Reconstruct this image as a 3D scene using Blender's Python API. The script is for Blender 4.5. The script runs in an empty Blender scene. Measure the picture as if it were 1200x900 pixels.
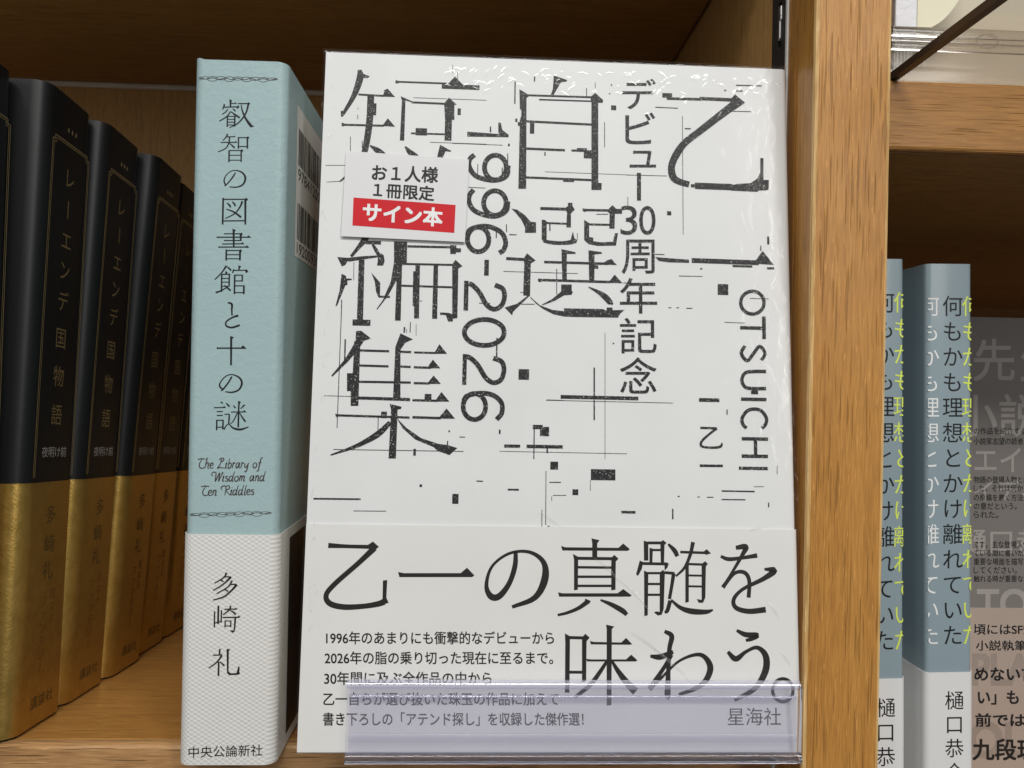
import bpy, bmesh, math, random, json
from mathutils import Vector, Matrix, noise
random.seed(7)
S = bpy.context.scene
COL = S.collection
R = math.radians
# ------------------------------------------------------------------ camera, world, lamps, exposure
CAM_Z = 0.1037
cd = bpy.data.cameras.new('camera'); cam = bpy.data.objects.new('camera', cd); COL.objects.link(cam)
cd.sensor_width = 36.0; cd.lens = 27.15; cd.clip_start = 0.005; cd.clip_end = 20
yaw, pitch, roll = 0.0433, 0.00256, 0.01974
fwd = Vector((math.sin(yaw)*math.cos(pitch), math.cos(yaw)*math.cos(pitch), math.sin(pitch)))
r0 = Vector((math.cos(yaw), -math.sin(yaw), 0)); u0 = r0.cross(fwd)
cr = r0*math.cos(roll) + u0*math.sin(roll); cu = u0*math.cos(roll) - r0*math.sin(roll)
M = Matrix((cr, cu, -fwd)).transposed().to_4x4(); M.translation = (0, 0, CAM_Z)
cam.matrix_world = M; S.camera = cam
w = bpy.data.worlds.new('World'); S.world = w; w.use_nodes = True
w.node_tree.nodes['Background'].inputs['Color'].default_value = (0.97, 0.99, 1.0, 1)
w.node_tree.nodes['Background'].inputs['Strength'].default_value = 0.12
def lamp(name, loc, target, sx, sy, power, col=(1, 0.985, 0.96)):
    l = bpy.data.lights.new(name, 'AREA'); l.shape = 'RECTANGLE'; l.size = sx; l.size_y = sy; l.energy = power; l.color = col
    o = bpy.data.objects.new(name, l); COL.objects.link(o); o.location = loc
    o.rotation_euler = (Vector(target)-Vector(loc)).to_track_quat('-Z', 'Y').to_euler()
    return o
lamp('ceiling_or_fill_lamp', (0.1, -0.92, 1.3), (0.0, 0.22, 0.1), 1.3, 0.25, 23)
lamp('ceiling_or_fill_lamp', (-1.4, -1.3, 0.8), (0.0, 0.22, 0.1), 0.25, 1.2, 4)  # added low side lamp, front fill from the left
lamp('ceiling_or_fill_lamp', (0.95, -1.4, 0.75), (0.0, 0.22, 0.1), 0.25, 1.0, 6.5)  # added low fill, placed to reach the teal book's side cover
S.view_settings.view_transform = 'Standard'; S.view_settings.look = 'None'
S.view_settings.exposure = 0.0; S.view_settings.gamma = 1.0
S.cycles.max_bounces = 10; S.cycles.transparent_max_bounces = 16

INK = json.loads(r'''{"cover":[["S",9.44,183.1,1.168,9.74,181.42,1.895,8.97,178.03,1.745,7.68,174.63,1.305,5.36,170.27,0.867],["S",12.85,175.75,1.89,12.8,169.62,1.882,12.35,164.06,1.802,11.57,159.25,1.616,
10.1,155.9,1.432],["S",13.07,161.51,0.36,15.23,160.11,1.619,17.04,158.88,1.438],["S",22.78,161.54,0.361,24.06,160.04,1.443,25.87,158.63,1.622,26.62,157.19,1.081],["P",8.97,183.27,10.03,
183.38,10.25,182.27,12.4,181.53,11.71,180.94,10.11,181.06],["P",4.69,171.18,5.68,171.21,5.56,169.73,4.87,169.4],["P",15.97,175.76,16.47,176.82,16.44,177.57,17.42,178.13,19.59,175.74],
["P",5.03,167.78,5.81,167.63,5.84,166.78,5.14,166.75],["P",16.24,167.22,17.76,169.5,19.85,167.13],["P",19.55,180.68,20.45,180.53,20.47,179.78,19.58,179.74],["P",33.87,179.73,36.14,182.45,
38.53,179.91],["P",21.11,176.06,24.36,174.69,24.08,174.42,22.5,174.88,22.48,163.23,21.28,163.19,21.51,174.77],["P",33.28,174.46,34.56,176.12,36.79,174.22,36.15,174.01,36.25,169.72,33.65,
169.63],["P",32.44,162.36,35.57,160.73,35.39,160.43,33.97,160.56,33.24,158.51,32.32,155.54,30.9,155.49,31.61,158.46],["L",9.39,176.11,16.49,175.96,0.545],["L",5.12,167.2,16.77,167.32,
0.577],["L",19.56,180.23,33.86,180.25,0.511],["L",24.68,175.75,45.08,175.76,0.146],["L",24.19,174.39,33.64,174.29,0.583],["L",24.26,165.4,33.85,165.44,0.507],["L",35.34,185.81,35.4,
183.36,0.12],["L",36.83,183.79,36.87,181.72,0.12],["L",29.65,163.0,45.32,162.99,0.145],["L",7.64,163.89,7.79,159.67,0.18],["L",10.92,162.72,10.99,160.7,0.216],["L",9.42,172.28,9.44,
171.72,0.145],["L",9.42,170.24,9.47,168.94,0.181],["P",13.6,170.26,14.5,170.26,14.5,173.71,13.6,173.71],["P",32.51,178.69,43.07,178.69,43.07,180.05,32.51,180.05],["P",33.64,163.64,35.57,
163.64,35.57,174.41,33.64,174.41],["P",37.08,171.17,37.99,171.17,37.99,173.1,37.08,173.1],["P",25.56,164.89,28.72,164.89,28.72,166.96,25.56,166.96],["L",1.14,155.42,6.58,155.6,0.148],
["L",1.69,150.68,5.3,151.02,0.148],["L",22.73,151.73,34.44,151.88,0.446],["P",33.71,151.78,36.58,154.69,39.22,151.73],["P",33.92,142.87,37.14,145.98,39.41,142.88],["S",5.16,150.86,0.443,
8.1,153.75,0.741,11.59,158.04,1.042],["P",63.99,183.77,67.79,182.57,67.58,182.12,66.07,181.88,63.75,177.63,63.02,177.6,63.73,179.64],["P",54.3,179.37,56.89,177.82,56.9,177.24,56.35,
176.91,56.62,150.5,54.43,150.44,54.56,170.4,54.97,171.75,54.94,173.3,54.51,173.5],["P",74.37,177.81,75.79,179.07,78.04,177.05,77.96,176.24,76.66,176.19,76.77,152.89,77.75,152.79,77.67,
150.82,74.86,150.73,74.72,176.25],["L",56.25,177.66,75.15,177.75,0.568],["L",59.9,176.51,74.94,176.57,0.437],["L",56.35,170.02,74.97,169.71,0.652],["L",56.46,162.09,67.32,161.97,0.691],
["L",69.16,161.95,70.95,162.01,0.607],["L",56.49,153.77,75.06,153.58,0.644],["L",53.07,181.56,53.08,175.01,0.35],["L",58.58,183.38,58.51,181.77,0.351],["L",73.32,180.45,73.34,177.77,
0.22],["L",75.77,182.12,75.78,180.55,0.176],["L",78.5,170.6,78.52,163.37,0.131],["L",61.85,155.56,86.13,155.43,0.129],["P",57.43,166.48,58.65,166.48,58.65,169.61,57.43,169.61],["P",
53.28,169.71,53.89,169.71,53.89,170.71,53.28,170.71],["P",54.02,168.63,54.67,168.63,54.67,169.72,54.02,169.72],["P",70.71,161.66,73.54,161.66,73.54,162.75,70.71,162.75],["P",72.65,159.83,
75.04,159.83,75.04,162.22,72.65,162.22],["P",66.95,152.85,69.97,152.85,69.97,153.5,66.95,153.5],["P",80.23,181.36,80.58,181.36,80.58,181.8,80.23,181.8],["P",79.72,178.82,80.07,178.82,
80.07,179.17,79.72,179.17],["P",80.32,174.18,81.77,174.18,81.77,175.58,80.32,175.58],["P",61.58,160.17,61.93,160.17,61.93,161.29,61.58,161.29],["P",51.35,162.58,51.78,162.58,51.78,163.23,
51.35,163.23],["P",68.3,146.33,69.45,146.33,69.45,146.84,68.3,146.84],["P",52.57,144.71,54.18,144.45,56.3,143.01,58.01,141.12,59.49,141.03,59.52,138.02,56.46,137.93,56.44,139.48,55.48,
141.47,53.77,143.58],["P",67.26,145.07,68.31,145.97,68.3,146.84,69.57,146.88,69.58,146.01,70.22,144.94,69.17,143.83,69.2,139.85,67.94,139.81,68.03,144.23],["P",61.04,141.77,61.88,141.79,
63.07,140.83,62.44,140.6,62.49,136.08,62.71,135.53,61.79,135.2,61.1,136.26],["P",69.11,136.27,69.76,138.74,70.2,136.73,71.05,136.33,70.72,135.46,69.24,135.2],["P",72.43,145.44,73.4,
145.26,73.41,144.48,72.77,144.37],["P",79.14,144.78,80.75,146.57,81.91,145.52,83.48,145.56,83.48,144.17,81.48,144.11,81.37,139.86,79.92,139.82,79.99,144.15],["P",72.87,142.12,74.7,140.96,
74.28,140.52,74.3,137.28,75.44,137.1,75.44,136.15,77.48,135.86,80.95,136.13,81.5,138.57,82.35,138.59,81.8,135.04,76.64,134.81,74.1,135.25,72.91,136.38],["P",66.6,133.62,70.52,132.87,
70.53,132.36,68.13,132.29,68.19,124.69,66.93,124.66],["P",74.11,133.53,77.83,133.08,77.83,132.6,75.8,132.38,75.82,129.38,76.87,129.32,76.88,128.33,75.82,128.31,75.84,124.89,74.37,124.85],
["P",77.5,129.51,79.4,130.84,80.54,131.22,82.07,129.55],["P",60.23,125.21,61.15,124.93,61.16,124.21,60.41,124.19],["P",79.63,124.44,81.44,126.83,83.64,124.45],["P",66.61,123.67,69.54,
123.75,69.56,121.96,69.89,121.63,69.48,120.82,67.47,120.64,64.98,119.09,61.74,117.75,61.23,117.86,64.14,119.5,66.63,121.68],["P",56.06,130.46,57.08,132.2,59.5,130.22,58.17,129.33,58.08,
120.19,56.2,120.35,56.36,129.49],["P",57.45,120.3,57.87,120.19,53.44,115.65,53.29,114.68,51.18,116.85,54.57,117.99],["P",57.78,120.31,58.5,119.36,60.82,117.72,64.17,116.54,67.51,116.2,
67.42,117.04,78.18,117.09,79.24,116.61,79.23,117.54,80.83,117.58,80.91,116.82,84.28,117.03,83.02,115.94,82.39,114.78,70.87,114.68,67.52,114.72,64.6,115.28,61.75,116.69,59.77,118.12],
["L",52.18,137.37,54.2,137.3,0.212],["L",60.62,145.0,68.1,145.01,0.855],["L",61.17,140.91,68.14,140.85,0.554],["L",72.43,144.92,79.57,145.01,0.687],["L",74.06,140.86,80.0,140.9,0.599],
["L",76.26,143.82,79.57,143.92,0.215],["L",70.99,138.26,71.01,136.32,0.171],["L",85.1,149.01,85.1,146.48,0.173],["L",61.85,129.85,79.61,129.82,0.719],["L",60.23,124.78,80.05,124.7,0.717],
["L",51.37,130.55,56.48,130.39,0.844],["L",50.68,126.91,71.2,126.86,0.168],["L",65.35,128.03,65.42,120.8,0.212],["L",55.73,117.89,59.36,117.98,0.209],["L",55.35,121.18,56.19,121.2,0.168],
["L",83.85,124.55,84.9,124.57,0.212],["L",63.33,140.63,63.35,138.69,0.341],["S",61.86,135.76,0.85,63.97,135.39,1.105,66.92,135.35,1.021,69.45,135.72,1.278,70.5,136.31,1.066],["S",74.25,
123.1,0.338,76.69,121.93,1.015,78.8,120.5,1.691,80.28,118.84,1.52,80.32,118.42,0.844],["P",5.31,129.71,8.36,129.54,8.38,129.08,7.57,127.56,6.65,127.11],["P",11.15,129.26,12.71,129.13,
12.87,112.49,11.22,112.45],["P",16.3,130.73,17.16,131.04,17.88,130.52,18.17,128.92,17.79,127.66,16.13,127.62,16.3,128.87],["P",6.63,125.05,7.85,124.55,7.95,123.84,9.44,123.77,9.45,123.42,
8.25,123.25,8.36,122.08,7.78,121.89,5.75,116.19,5.34,116.18,6.28,120.43],["P",14.67,125.62,17.18,122.84,17.19,119.3,19.96,119.29,19.88,118.73,16.87,118.76,16.12,120.33,15.68,123.16],
["P",20.54,134.54,24.14,134.46,24.2,128.73,22.94,127.8,22.96,123.52,21.4,123.38,19.44,119.35,16.63,115.47,16.38,115.57,18.09,118.26,20.01,123.27,20.72,128.63],["P",21.56,123.66,22.95,
123.7,23.0,112.55,21.45,112.52],["P",35.88,133.89,37.61,133.84,37.62,133.12,38.96,133.01,38.84,131.93,37.51,131.89,37.52,131.42,36.01,131.38],["P",36.6,128.53,37.45,129.8,39.42,128.07,
38.31,127.39,38.34,113.62,37.13,113.42,37.14,112.64,35.86,112.61,35.19,114.36,33.63,114.4,33.61,115.1,36.05,114.98,36.92,114.65],["P",26.55,128.25,27.8,128.29,27.93,113.27,26.62,113.24,
26.52,116.7,26.1,116.69,26.01,126.28,26.6,126.29],["P",31.54,128.28,32.76,128.32,32.86,113.25,31.47,113.28],["S",8.21,129.0,1.124,12.17,129.65,0.915,16.49,130.23,0.493],["S",13.01,135.58,
1.767,12.35,134.48,1.765,11.03,132.66,1.128,9.04,129.92,0.773],["S",14.65,133.55,0.494,15.56,132.25,0.988,16.48,130.66,0.916],["P",10.08,110.91,14.88,110.91,14.88,112.58,10.08,112.58],
["P",12.93,133.49,17.03,133.49,17.03,134.48,12.93,134.48],["L",24.24,133.21,35.97,133.29,0.637],["L",22.64,128.26,36.96,128.36,0.564],["L",23.0,122.21,36.75,122.1,0.562],["L",27.97,
118.08,28.67,118.1,0.175],["L",9.86,128.34,9.97,123.36,0.14],["L",6.89,117.98,6.99,108.85,0.139],["L",24.13,110.82,24.07,109.24,0.348],["L",24.66,110.31,24.69,109.25,0.139],["L",25.71,
112.27,25.69,109.28,0.12],["P",11.11,109.49,12.48,109.52,15.22,107.48,13.34,106.82,12.26,104.93,9.35,101.16,5.19,96.83,4.95,97.21,8.56,101.91,11.06,106.61],["P",10.68,106.6,12.35,106.64,
12.43,89.17,10.39,89.13,10.25,93.1,9.26,93.08,9.09,97.91,10.61,97.94,10.69,101.96],["P",23.06,109.06,26.48,107.5,24.43,106.52,23.19,104.55,23.58,91.44,21.6,91.4,21.79,105.3],["P",32.18,
103.66,33.65,106.34,35.79,103.74],["P",30.37,99.67,31.99,102.1,34.05,99.74],["P",30.48,95.42,32.33,97.77,34.3,95.5],["P",32.74,90.7,34.51,93.34,36.71,90.77],["P",6.32,87.0,7.23,86.71,
6.89,85.79],["P",33.77,86.12,35.99,88.91,38.34,86.2],["P",20.74,89.86,23.95,89.15,23.82,88.54,22.91,88.37,22.85,75.3,20.89,75.27,21.17,88.33],["P",22.75,86.07,25.48,83.45,29.35,80.86,
33.94,79.41,36.6,79.08,39.13,78.36,37.05,76.43,33.83,77.51,32.82,78.48,27.84,80.45,24.35,83.43],["S",21.05,84.9,1.215,17.97,81.8,1.665,14.27,79.47,1.283,10.94,77.9,0.904,5.54,75.93,
0.375],["L",12.29,104.16,20.15,104.1,0.614],["L",21.83,104.06,26.12,103.99,0.616],["L",26.88,103.93,32.94,103.91,0.54],["L",12.05,100.06,20.12,99.99,0.612],["L",22.87,100.05,26.08,99.96,
0.614],["L",26.92,99.9,31.51,99.84,0.615],["L",12.2,95.67,26.2,95.72,0.61],["L",27.04,95.58,31.24,95.59,0.613],["L",12.36,91.23,26.18,91.03,0.685],["L",26.79,90.97,33.65,90.94,0.611],
["L",6.49,86.54,26.16,86.29,0.605],["L",26.92,86.38,34.53,86.28,0.685],["L",6.23,77.45,40.82,77.48,0.188],["L",3.27,91.74,26.01,91.49,0.152],["L",8.3,107.09,8.36,101.13,0.384],["L",
6.99,117.82,6.99,83.13,0.193],["L",17.82,86.37,17.85,80.66,0.19],["L",36.5,80.22,36.45,79.08,0.304],["L",24.08,110.8,24.05,109.24,0.387],["L",25.65,112.25,25.58,109.43,0.155],["L",27.21,
111.66,27.29,108.53,0.12],["L",39.6,81.33,41.12,81.28,0.229],["L",62.99,91.73,67.48,91.66,0.232],["L",44.41,69.66,46.15,69.61,0.303],["L",52.88,67.52,55.78,67.48,0.454],["L",1.52,64.42,
13.89,64.44,0.446],["L",12.13,61.36,20.72,61.4,0.186],["P",30.04,90.97,31.87,90.97,31.87,92.73,30.04,92.73],["P",18.56,86.01,20.08,86.01,20.08,87.76,18.56,87.76],["P",27.41,76.13,28.09,
76.13,28.09,77.95,27.41,77.95],["P",36.59,82.58,37.05,82.58,37.05,83.04,36.59,83.04],["P",50.18,82.28,50.64,82.28,50.64,83.5,50.18,83.5],["P",55.24,97.11,58.11,97.11,58.11,99.98,55.24,
99.98],["P",29.31,67.87,29.99,67.87,29.99,68.55,29.31,68.55],["P",38.07,63.57,39.73,63.57,39.73,66.2,38.07,66.2],["P",66.85,92.12,67.47,92.12,67.47,93.05,66.85,93.05],["P",45.38,125.62,
46.4,125.62,46.4,126.32,45.38,126.32],["P",59.29,83.79,61.98,83.79,61.98,84.93,59.29,84.93],["P",61.28,81.92,63.72,81.92,63.72,84.43,61.28,84.43],["P",51.68,78.68,55.96,78.68,55.96,
79.53,51.68,79.53],["P",57.7,78.64,67.48,78.64,67.48,79.57,57.7,79.57],["P",63.06,77.37,63.49,77.37,63.49,78.66,63.06,78.66],["P",64.15,72.99,66.25,72.99,66.25,75.13,64.15,75.13],["P",
70.19,66.29,71.75,66.29,71.75,67.85,70.19,67.85],["P",75.12,70.35,81.76,70.35,81.76,73.28,75.12,73.28],["L",59.7,83.77,59.69,75.75,0.287],["L",50.45,77.67,84.92,77.54,0.142],["L",63.01,
72.68,63.07,58.26,0.178],["L",63.94,69.58,67.05,69.63,0.249],["L",64.94,66.14,68.51,66.19,0.177],["L",64.62,65.93,64.64,64.66,0.142],["L",75.03,70.31,74.98,67.48,0.143],["L",52.82,67.49,
55.77,67.53,0.459],["L",62.03,62.27,62.04,57.9,0.177],["L",63.53,57.99,64.14,57.96,0.176],["L",66.77,92.65,88.01,92.59,1.007],["L",75.89,100.85,75.96,86.49,0.391],["L",78.82,110.5,78.94,
75.94,0.12],["L",62.83,91.65,97.64,91.53,0.155],["L",112.48,90.02,112.47,88.61,0.314],["L",96.43,117.9,97.22,117.92,0.239],["L",98.65,117.95,99.36,117.97,0.239],["L",101.43,117.86,103.1,
117.9,0.239],["L",112.06,114.21,117.73,114.1,0.159],["L",99.42,126.94,106.05,126.96,0.16],["L",110.73,67.93,119.79,67.9,0.386],["L",110.7,65.65,117.18,65.66,0.308],["L",119.58,69.2,
122.32,69.24,0.155],["L",104.1,66.24,104.72,66.25,0.231],["L",106.66,66.2,108.45,66.23,0.231],["L",97.33,62.97,97.32,60.24,0.383],["L",126.12,74.98,126.07,72.67,0.156],["L",123.58,64.98,
123.56,63.76,0.309],["L",105.04,84.91,109.59,84.84,0.624],["L",104.79,74.66,111.12,74.68,0.696],["L",119.27,121.1,124.81,121.08,0.161],["L",83.37,61.96,87.22,61.93,0.685],["P",80.95,
107.4,81.34,107.4,81.34,107.79,80.95,107.79],["P",104.73,92.03,110.37,92.03,110.37,93.05,104.73,93.05],["P",110.25,121.88,113.22,121.88,113.22,124.93,110.25,124.93],["P",98.67,66.17,
99.21,66.17,99.21,66.48,98.67,66.48],["P",119.2,94.38,121.17,94.38,121.17,95.64,119.2,95.64],["S",109.59,84.84,0.702,107.61,83.33,0.623,105.48,81.36,0.7,105.23,80.05,0.699,106.79,79.61,
0.622,109.53,79.65,0.7,110.71,80.06,0.7,110.96,80.91,0.389],["P",92.72,132.12,94.96,131.96,102.27,131.63,102.26,130.72,96.44,130.71,93.84,131.02],["P",120.41,130.99,123.11,134.7,126.21,
130.77],["P",114.46,153.36,116.21,153.8,120.02,154.16,121.94,155.54,122.81,157.5,122.88,161.55,123.79,161.58,123.69,155.2,125.21,155.25,125.16,152.31,122.26,152.07,121.88,151.67,114.44,
151.82],["L",103.02,131.42,121.92,131.26,1.353],["L",122.61,136.13,122.58,134.69,0.303],["L",99.48,126.88,105.97,126.98,0.15],["L",92.73,132.87,95.34,132.87,0.225],["L",92.93,175.5,
99.39,175.42,0.232],["L",84.53,155.4,96.18,155.47,0.152],["L",100.67,173.11,100.67,138.78,0.155],["L",102.95,152.84,104.46,152.89,0.915],["L",104.09,152.88,114.68,152.83,1.831],["L",
87.68,156.12,87.68,155.97,0.12],["P",114.53,129.85,120.1,129.85,120.1,130.45,114.53,130.45],["P",124.3,129.45,126.27,129.45,126.27,130.13,124.3,130.13],["P",124.44,136.58,125.05,136.58,
125.05,138.86,124.44,138.86],["P",105.39,128.93,105.99,128.93,105.99,129.31,105.39,129.31],["P",96.13,144.15,97.34,144.15,97.34,145.28,96.13,145.28],["P",87.67,148.12,88.81,148.12,88.81,
156.1,87.67,156.1],["P",94.95,178.45,97.76,178.45,97.76,179.76,94.95,179.76],["P",112.8,181.04,113.36,181.04,113.36,181.42,112.8,181.42],["L",96.2,178.19,106.31,178.31,0.747],["L",105.7,
178.54,115.54,178.46,0.999],["L",116.22,182.88,123.65,182.97,0.314],["L",116.2,181.16,118.17,181.23,0.314],["L",101.34,169.49,103.05,169.49,0.31],["L",113.65,175.1,120.43,175.16,0.187],
["L",78.49,170.43,78.51,163.26,0.185],["P",114.62,178.68,115.87,180.13,118.74,177.76,115.81,175.56,114.28,175.82],["S",116.15,177.47,2.503,112.42,174.49,2.245,105.62,168.89,1.984,101.32,
165.29,1.976,98.86,161.78,2.093,97.5,158.31,1.965,97.91,155.22,2.083,99.72,153.92,1.837,102.45,153.2,1.716],["T","デ",0.004,83.53,174.6,93.0,174.95,83.52,183.48],["T","ビ",0.004,84.37,
164.35,92.82,164.64,84.36,173.54],["T","ュ",0.004,85.65,157.59,93.03,157.84,85.65,162.46],["T","3",0,83.05,138.12,87.74,138.25,83.04,146.47],["T","0",0,88.27,138.27,92.89,138.4,88.27,
146.56],["T","周",0.004,83.44,127.13,92.56,127.38,83.43,136.77],["T","年",0.004,82.98,115.98,93.25,116.23,82.96,125.87],["T","記",0.004,82.99,104.92,93.06,105.14,82.98,114.71],["T","念",
0.004,83.01,93.9,93.02,94.09,83.0,103.74],["P",39.92,166.41,51.47,165.92,51.48,165.23,39.94,165.02],["P",48.54,169.39,49.26,169.32,49.63,167.35,51.47,165.92,51.48,165.33,50.04,165.48,
48.59,166.42],["L",46.37,168.12,46.4,166.49,0.39],["L",35.81,162.9,49.85,162.85,0.121],["L",43.05,157.15,43.02,153.81,0.193],["L",49.86,156.39,49.89,154.52,0.29],["L",51.26,140.19,51.35,
138.01,0.239],["L",48.52,137.93,48.55,136.24,0.286],["L",52.16,137.26,54.19,137.32,0.191],["L",40.58,150.41,45.32,150.36,0.144],["L",51.32,160.48,51.36,157.52,0.243],["P",45.4,125.64,
46.64,125.64,46.64,130.04,45.4,130.04],["P",51.42,162.62,51.85,162.62,51.85,163.35,51.42,163.35],["S",51.0,156.43,1.354,50.79,155.07,1.353,50.15,153.9,1.351,49.18,153.1,1.35,48.02,152.8,
1.349,46.85,153.03,1.349,45.86,153.76,1.349,45.18,154.88,1.35,44.92,156.22,1.351,45.13,157.59,1.353,45.76,158.76,1.354,46.74,159.56,1.355,47.9,159.87,1.356,49.07,159.64,1.356,50.07,
158.9,1.356,50.75,157.77,1.355,51.0,156.43,1.354],["S",51.51,157.03,1.355,51.09,154.07,1.352,48.35,152.71,1.35,45.03,152.9,1.348,42.17,154.03,1.348,40.6,156.67,1.35,40.89,158.65,1.352,
42.05,159.77,1.354],["S",51.12,146.25,1.345,50.9,144.9,1.343,50.24,143.75,1.342,49.24,142.96,1.341,48.06,142.66,1.34,46.86,142.89,1.34,45.84,143.62,1.34,45.14,144.73,1.341,44.88,146.06,
1.342,45.09,147.41,1.343,45.74,148.57,1.345,46.74,149.36,1.346,47.93,149.66,1.346,49.13,149.43,1.347,50.16,148.7,1.346,50.86,147.59,1.346,51.12,146.25,1.345],["S",51.58,146.75,1.345,
51.15,144.06,1.343,48.53,142.48,1.34,45.22,142.67,1.339,42.13,144.03,1.339,40.81,146.42,1.341,41.01,148.37,1.342,42.02,149.77,1.344],["S",46.53,135.8,1.333,46.33,134.46,1.332,45.71,
133.32,1.33,44.76,132.55,1.329,43.64,132.25,1.328,42.5,132.48,1.328,41.53,133.21,1.328,40.87,134.31,1.329,40.61,135.63,1.33,40.81,136.96,1.332,41.43,138.1,1.333,42.37,138.89,1.334,43.5,
139.18,1.335,44.64,138.95,1.335,45.62,138.23,1.335,46.28,137.12,1.334,46.53,135.8,1.333],["S",40.54,136.73,1.331,41.31,138.44,1.333,44.34,139.45,1.335,47.17,139.24,1.336,50.03,137.73,
1.336,51.16,135.11,1.334,50.58,132.93,1.332,49.42,132.08,1.331],["S",48.4,123.05,1.322,50.53,122.06,1.322,51.08,119.79,1.32,50.28,117.4,1.317,48.29,116.31,1.315,46.17,117.54,1.316,44.24,
120.81,1.318,42.33,122.8,1.319,41.3,123.25,1.319],["S",51.19,109.96,1.311,50.8,108.58,1.309,49.64,107.4,1.308,47.89,106.58,1.306,45.82,106.27,1.305,43.74,106.49,1.304,41.97,107.22,1.304,
40.77,108.35,1.305,40.33,109.71,1.306,40.71,111.08,1.308,41.86,112.27,1.309,43.61,113.09,1.311,45.69,113.41,1.312,47.77,113.19,1.312,49.56,112.45,1.312,50.76,111.32,1.312,51.19,109.96,
1.311],["S",48.3,102.86,1.303,50.63,101.88,1.303,51.27,99.56,1.301,50.48,96.98,1.298,48.42,96.15,1.297,46.31,97.5,1.297,44.17,100.81,1.299,42.28,102.63,1.3,40.98,103.17,1.3],["S",46.51,
89.63,1.29,46.3,88.29,1.289,45.66,87.14,1.287,44.7,86.36,1.286,43.54,86.08,1.286,42.38,86.32,1.285,41.38,87.06,1.286,40.7,88.18,1.286,40.44,89.52,1.288,40.64,90.86,1.289,41.28,92.01,
1.29,42.24,92.79,1.291,43.4,93.08,1.292,44.57,92.84,1.292,45.57,92.1,1.292,46.25,90.97,1.291,46.51,89.63,1.29],["S",40.5,91.0,1.289,41.57,92.49,1.291,45.24,93.21,1.293,48.48,92.72,1.294,
50.73,90.73,1.293,50.86,87.96,1.29,49.51,86.18,1.288],["P",39.96,115.77,41.19,115.77,41.19,124.01,39.96,124.01],["P",40.03,95.4,41.15,95.4,41.15,103.76,40.03,103.76],["L",49.22,108.41,
49.22,103.25,0.374],["L",44.16,117.91,47.19,117.89,0.188],["S",123.27,120.0,0.964,123.0,118.76,0.963,122.27,117.7,0.962,121.19,116.98,0.962,119.93,116.71,0.961,118.68,116.92,0.961,117.62,
117.59,0.961,116.92,118.61,0.961,116.69,119.84,0.962,116.96,121.07,0.963,117.69,122.13,0.964,118.76,122.86,0.965,120.03,123.13,0.965,121.29,122.92,0.966,122.34,122.25,0.965,123.04,121.22,
0.965,123.27,120.0,0.964],["S",122.24,103.87,0.953,123.26,105.76,0.955,121.84,107.69,0.955,120.09,105.69,0.954,118.27,103.64,0.952,116.65,105.61,0.953,117.67,107.74,0.954],["S",123.5,
100.74,0.951,120.28,100.67,0.95,117.7,100.24,0.949,116.7,98.24,0.948,117.64,96.28,0.947,120.2,95.95,0.947,123.42,96.02,0.948],["S",122.09,85.09,0.941,123.12,86.22,0.942,123.35,87.88,
0.943,122.04,89.79,0.944,120.03,90.31,0.943,118.01,89.72,0.942,116.63,87.76,0.941,116.81,86.11,0.94,117.8,85.02,0.939],["P",122.59,109.75,123.63,109.75,123.63,116.08,122.59,116.08],
["P",116.44,112.31,122.82,112.31,122.82,113.27,116.44,113.27],["P",116.41,92.5,123.5,92.5,123.5,93.44,116.41,93.44],["P",116.43,81.68,123.69,81.68,123.69,82.61,116.43,82.61],["P",116.37,
76.96,123.6,76.96,123.6,77.9,116.37,77.9],["P",119.75,77.56,120.69,77.56,120.69,82.02,119.75,82.02],["P",115.54,73.72,123.54,73.72,123.54,74.58,115.54,74.58]],"obi":[["S",5.93,52.35,
1.329,10.75,52.18,0.961,17.07,52.09,1.037],["S",18.04,51.88,1.629,13.87,47.8,1.327,8.15,42.62,1.32,5.9,39.69,1.316,6.87,37.52,1.461,10.58,36.61,1.461,15.73,36.86,1.318,19.4,37.47,1.466,
21.01,38.07,1.615],["S",55.18,51.16,1.049,55.01,47.45,1.344,53.57,43.01,1.34,51.0,39.68,1.632,48.75,39.66,1.631,47.57,42.59,1.04,48.99,47.4,0.745,53.45,50.77,0.748,58.74,51.2,0.9,62.55,
48.64,1.349,62.98,44.2,1.942,60.4,39.39,1.488,54.42,36.92,0.889],["P",15.94,52.38,17.54,53.5,19.15,52.12,18.21,51.37,16.72,51.5],["P",20.47,43.46,21.58,43.62,21.5,39.09,22.13,37.78,
20.52,37.26],["P",24.34,45.69,25.84,45.41,40.76,45.55,42.38,46.96,44.37,44.99,43.78,44.55,24.75,44.38],["P",67.21,52.87,68.33,52.54,82.57,52.54,83.84,53.7,85.63,52.22,85.12,51.77,67.58,
51.68],["P",75.32,54.95,77.47,54.48,76.86,53.62,76.88,49.89,75.55,49.88,75.54,53.61],["P",70.37,50.82,71.8,50.09,71.76,41.54,70.75,41.34,70.69,49.33],["P",80.64,49.93,81.45,50.68,82.57,
49.7,81.86,48.95,81.78,41.62,80.66,41.42],["P",66.52,40.81,67.68,40.57,82.34,40.69,83.86,41.79,86.14,40.18,85.64,39.83,66.83,39.68],["P",73.74,39.25,75.26,38.62,74.76,37.93,73.5,38.26],
["P",68.42,30.26,69.78,29.54,69.75,15.2,68.56,15.2,68.55,27.74],["P",72.95,29.22,73.8,30.2,74.96,29.23,74.16,28.25,74.12,18.1,73.02,17.85],["P",75.06,28.36,76.07,28.12,83.37,28.01,84.63,
29.19,86.25,27.59,85.64,27.44,75.32,27.48],["P",74.09,23.79,75.34,23.65,84.63,23.69,85.99,24.91,87.66,23.46,87.15,23.17,74.34,23.12],["P",79.32,32.57,81.5,32.1,80.84,31.46,80.79,12.11,
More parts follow.
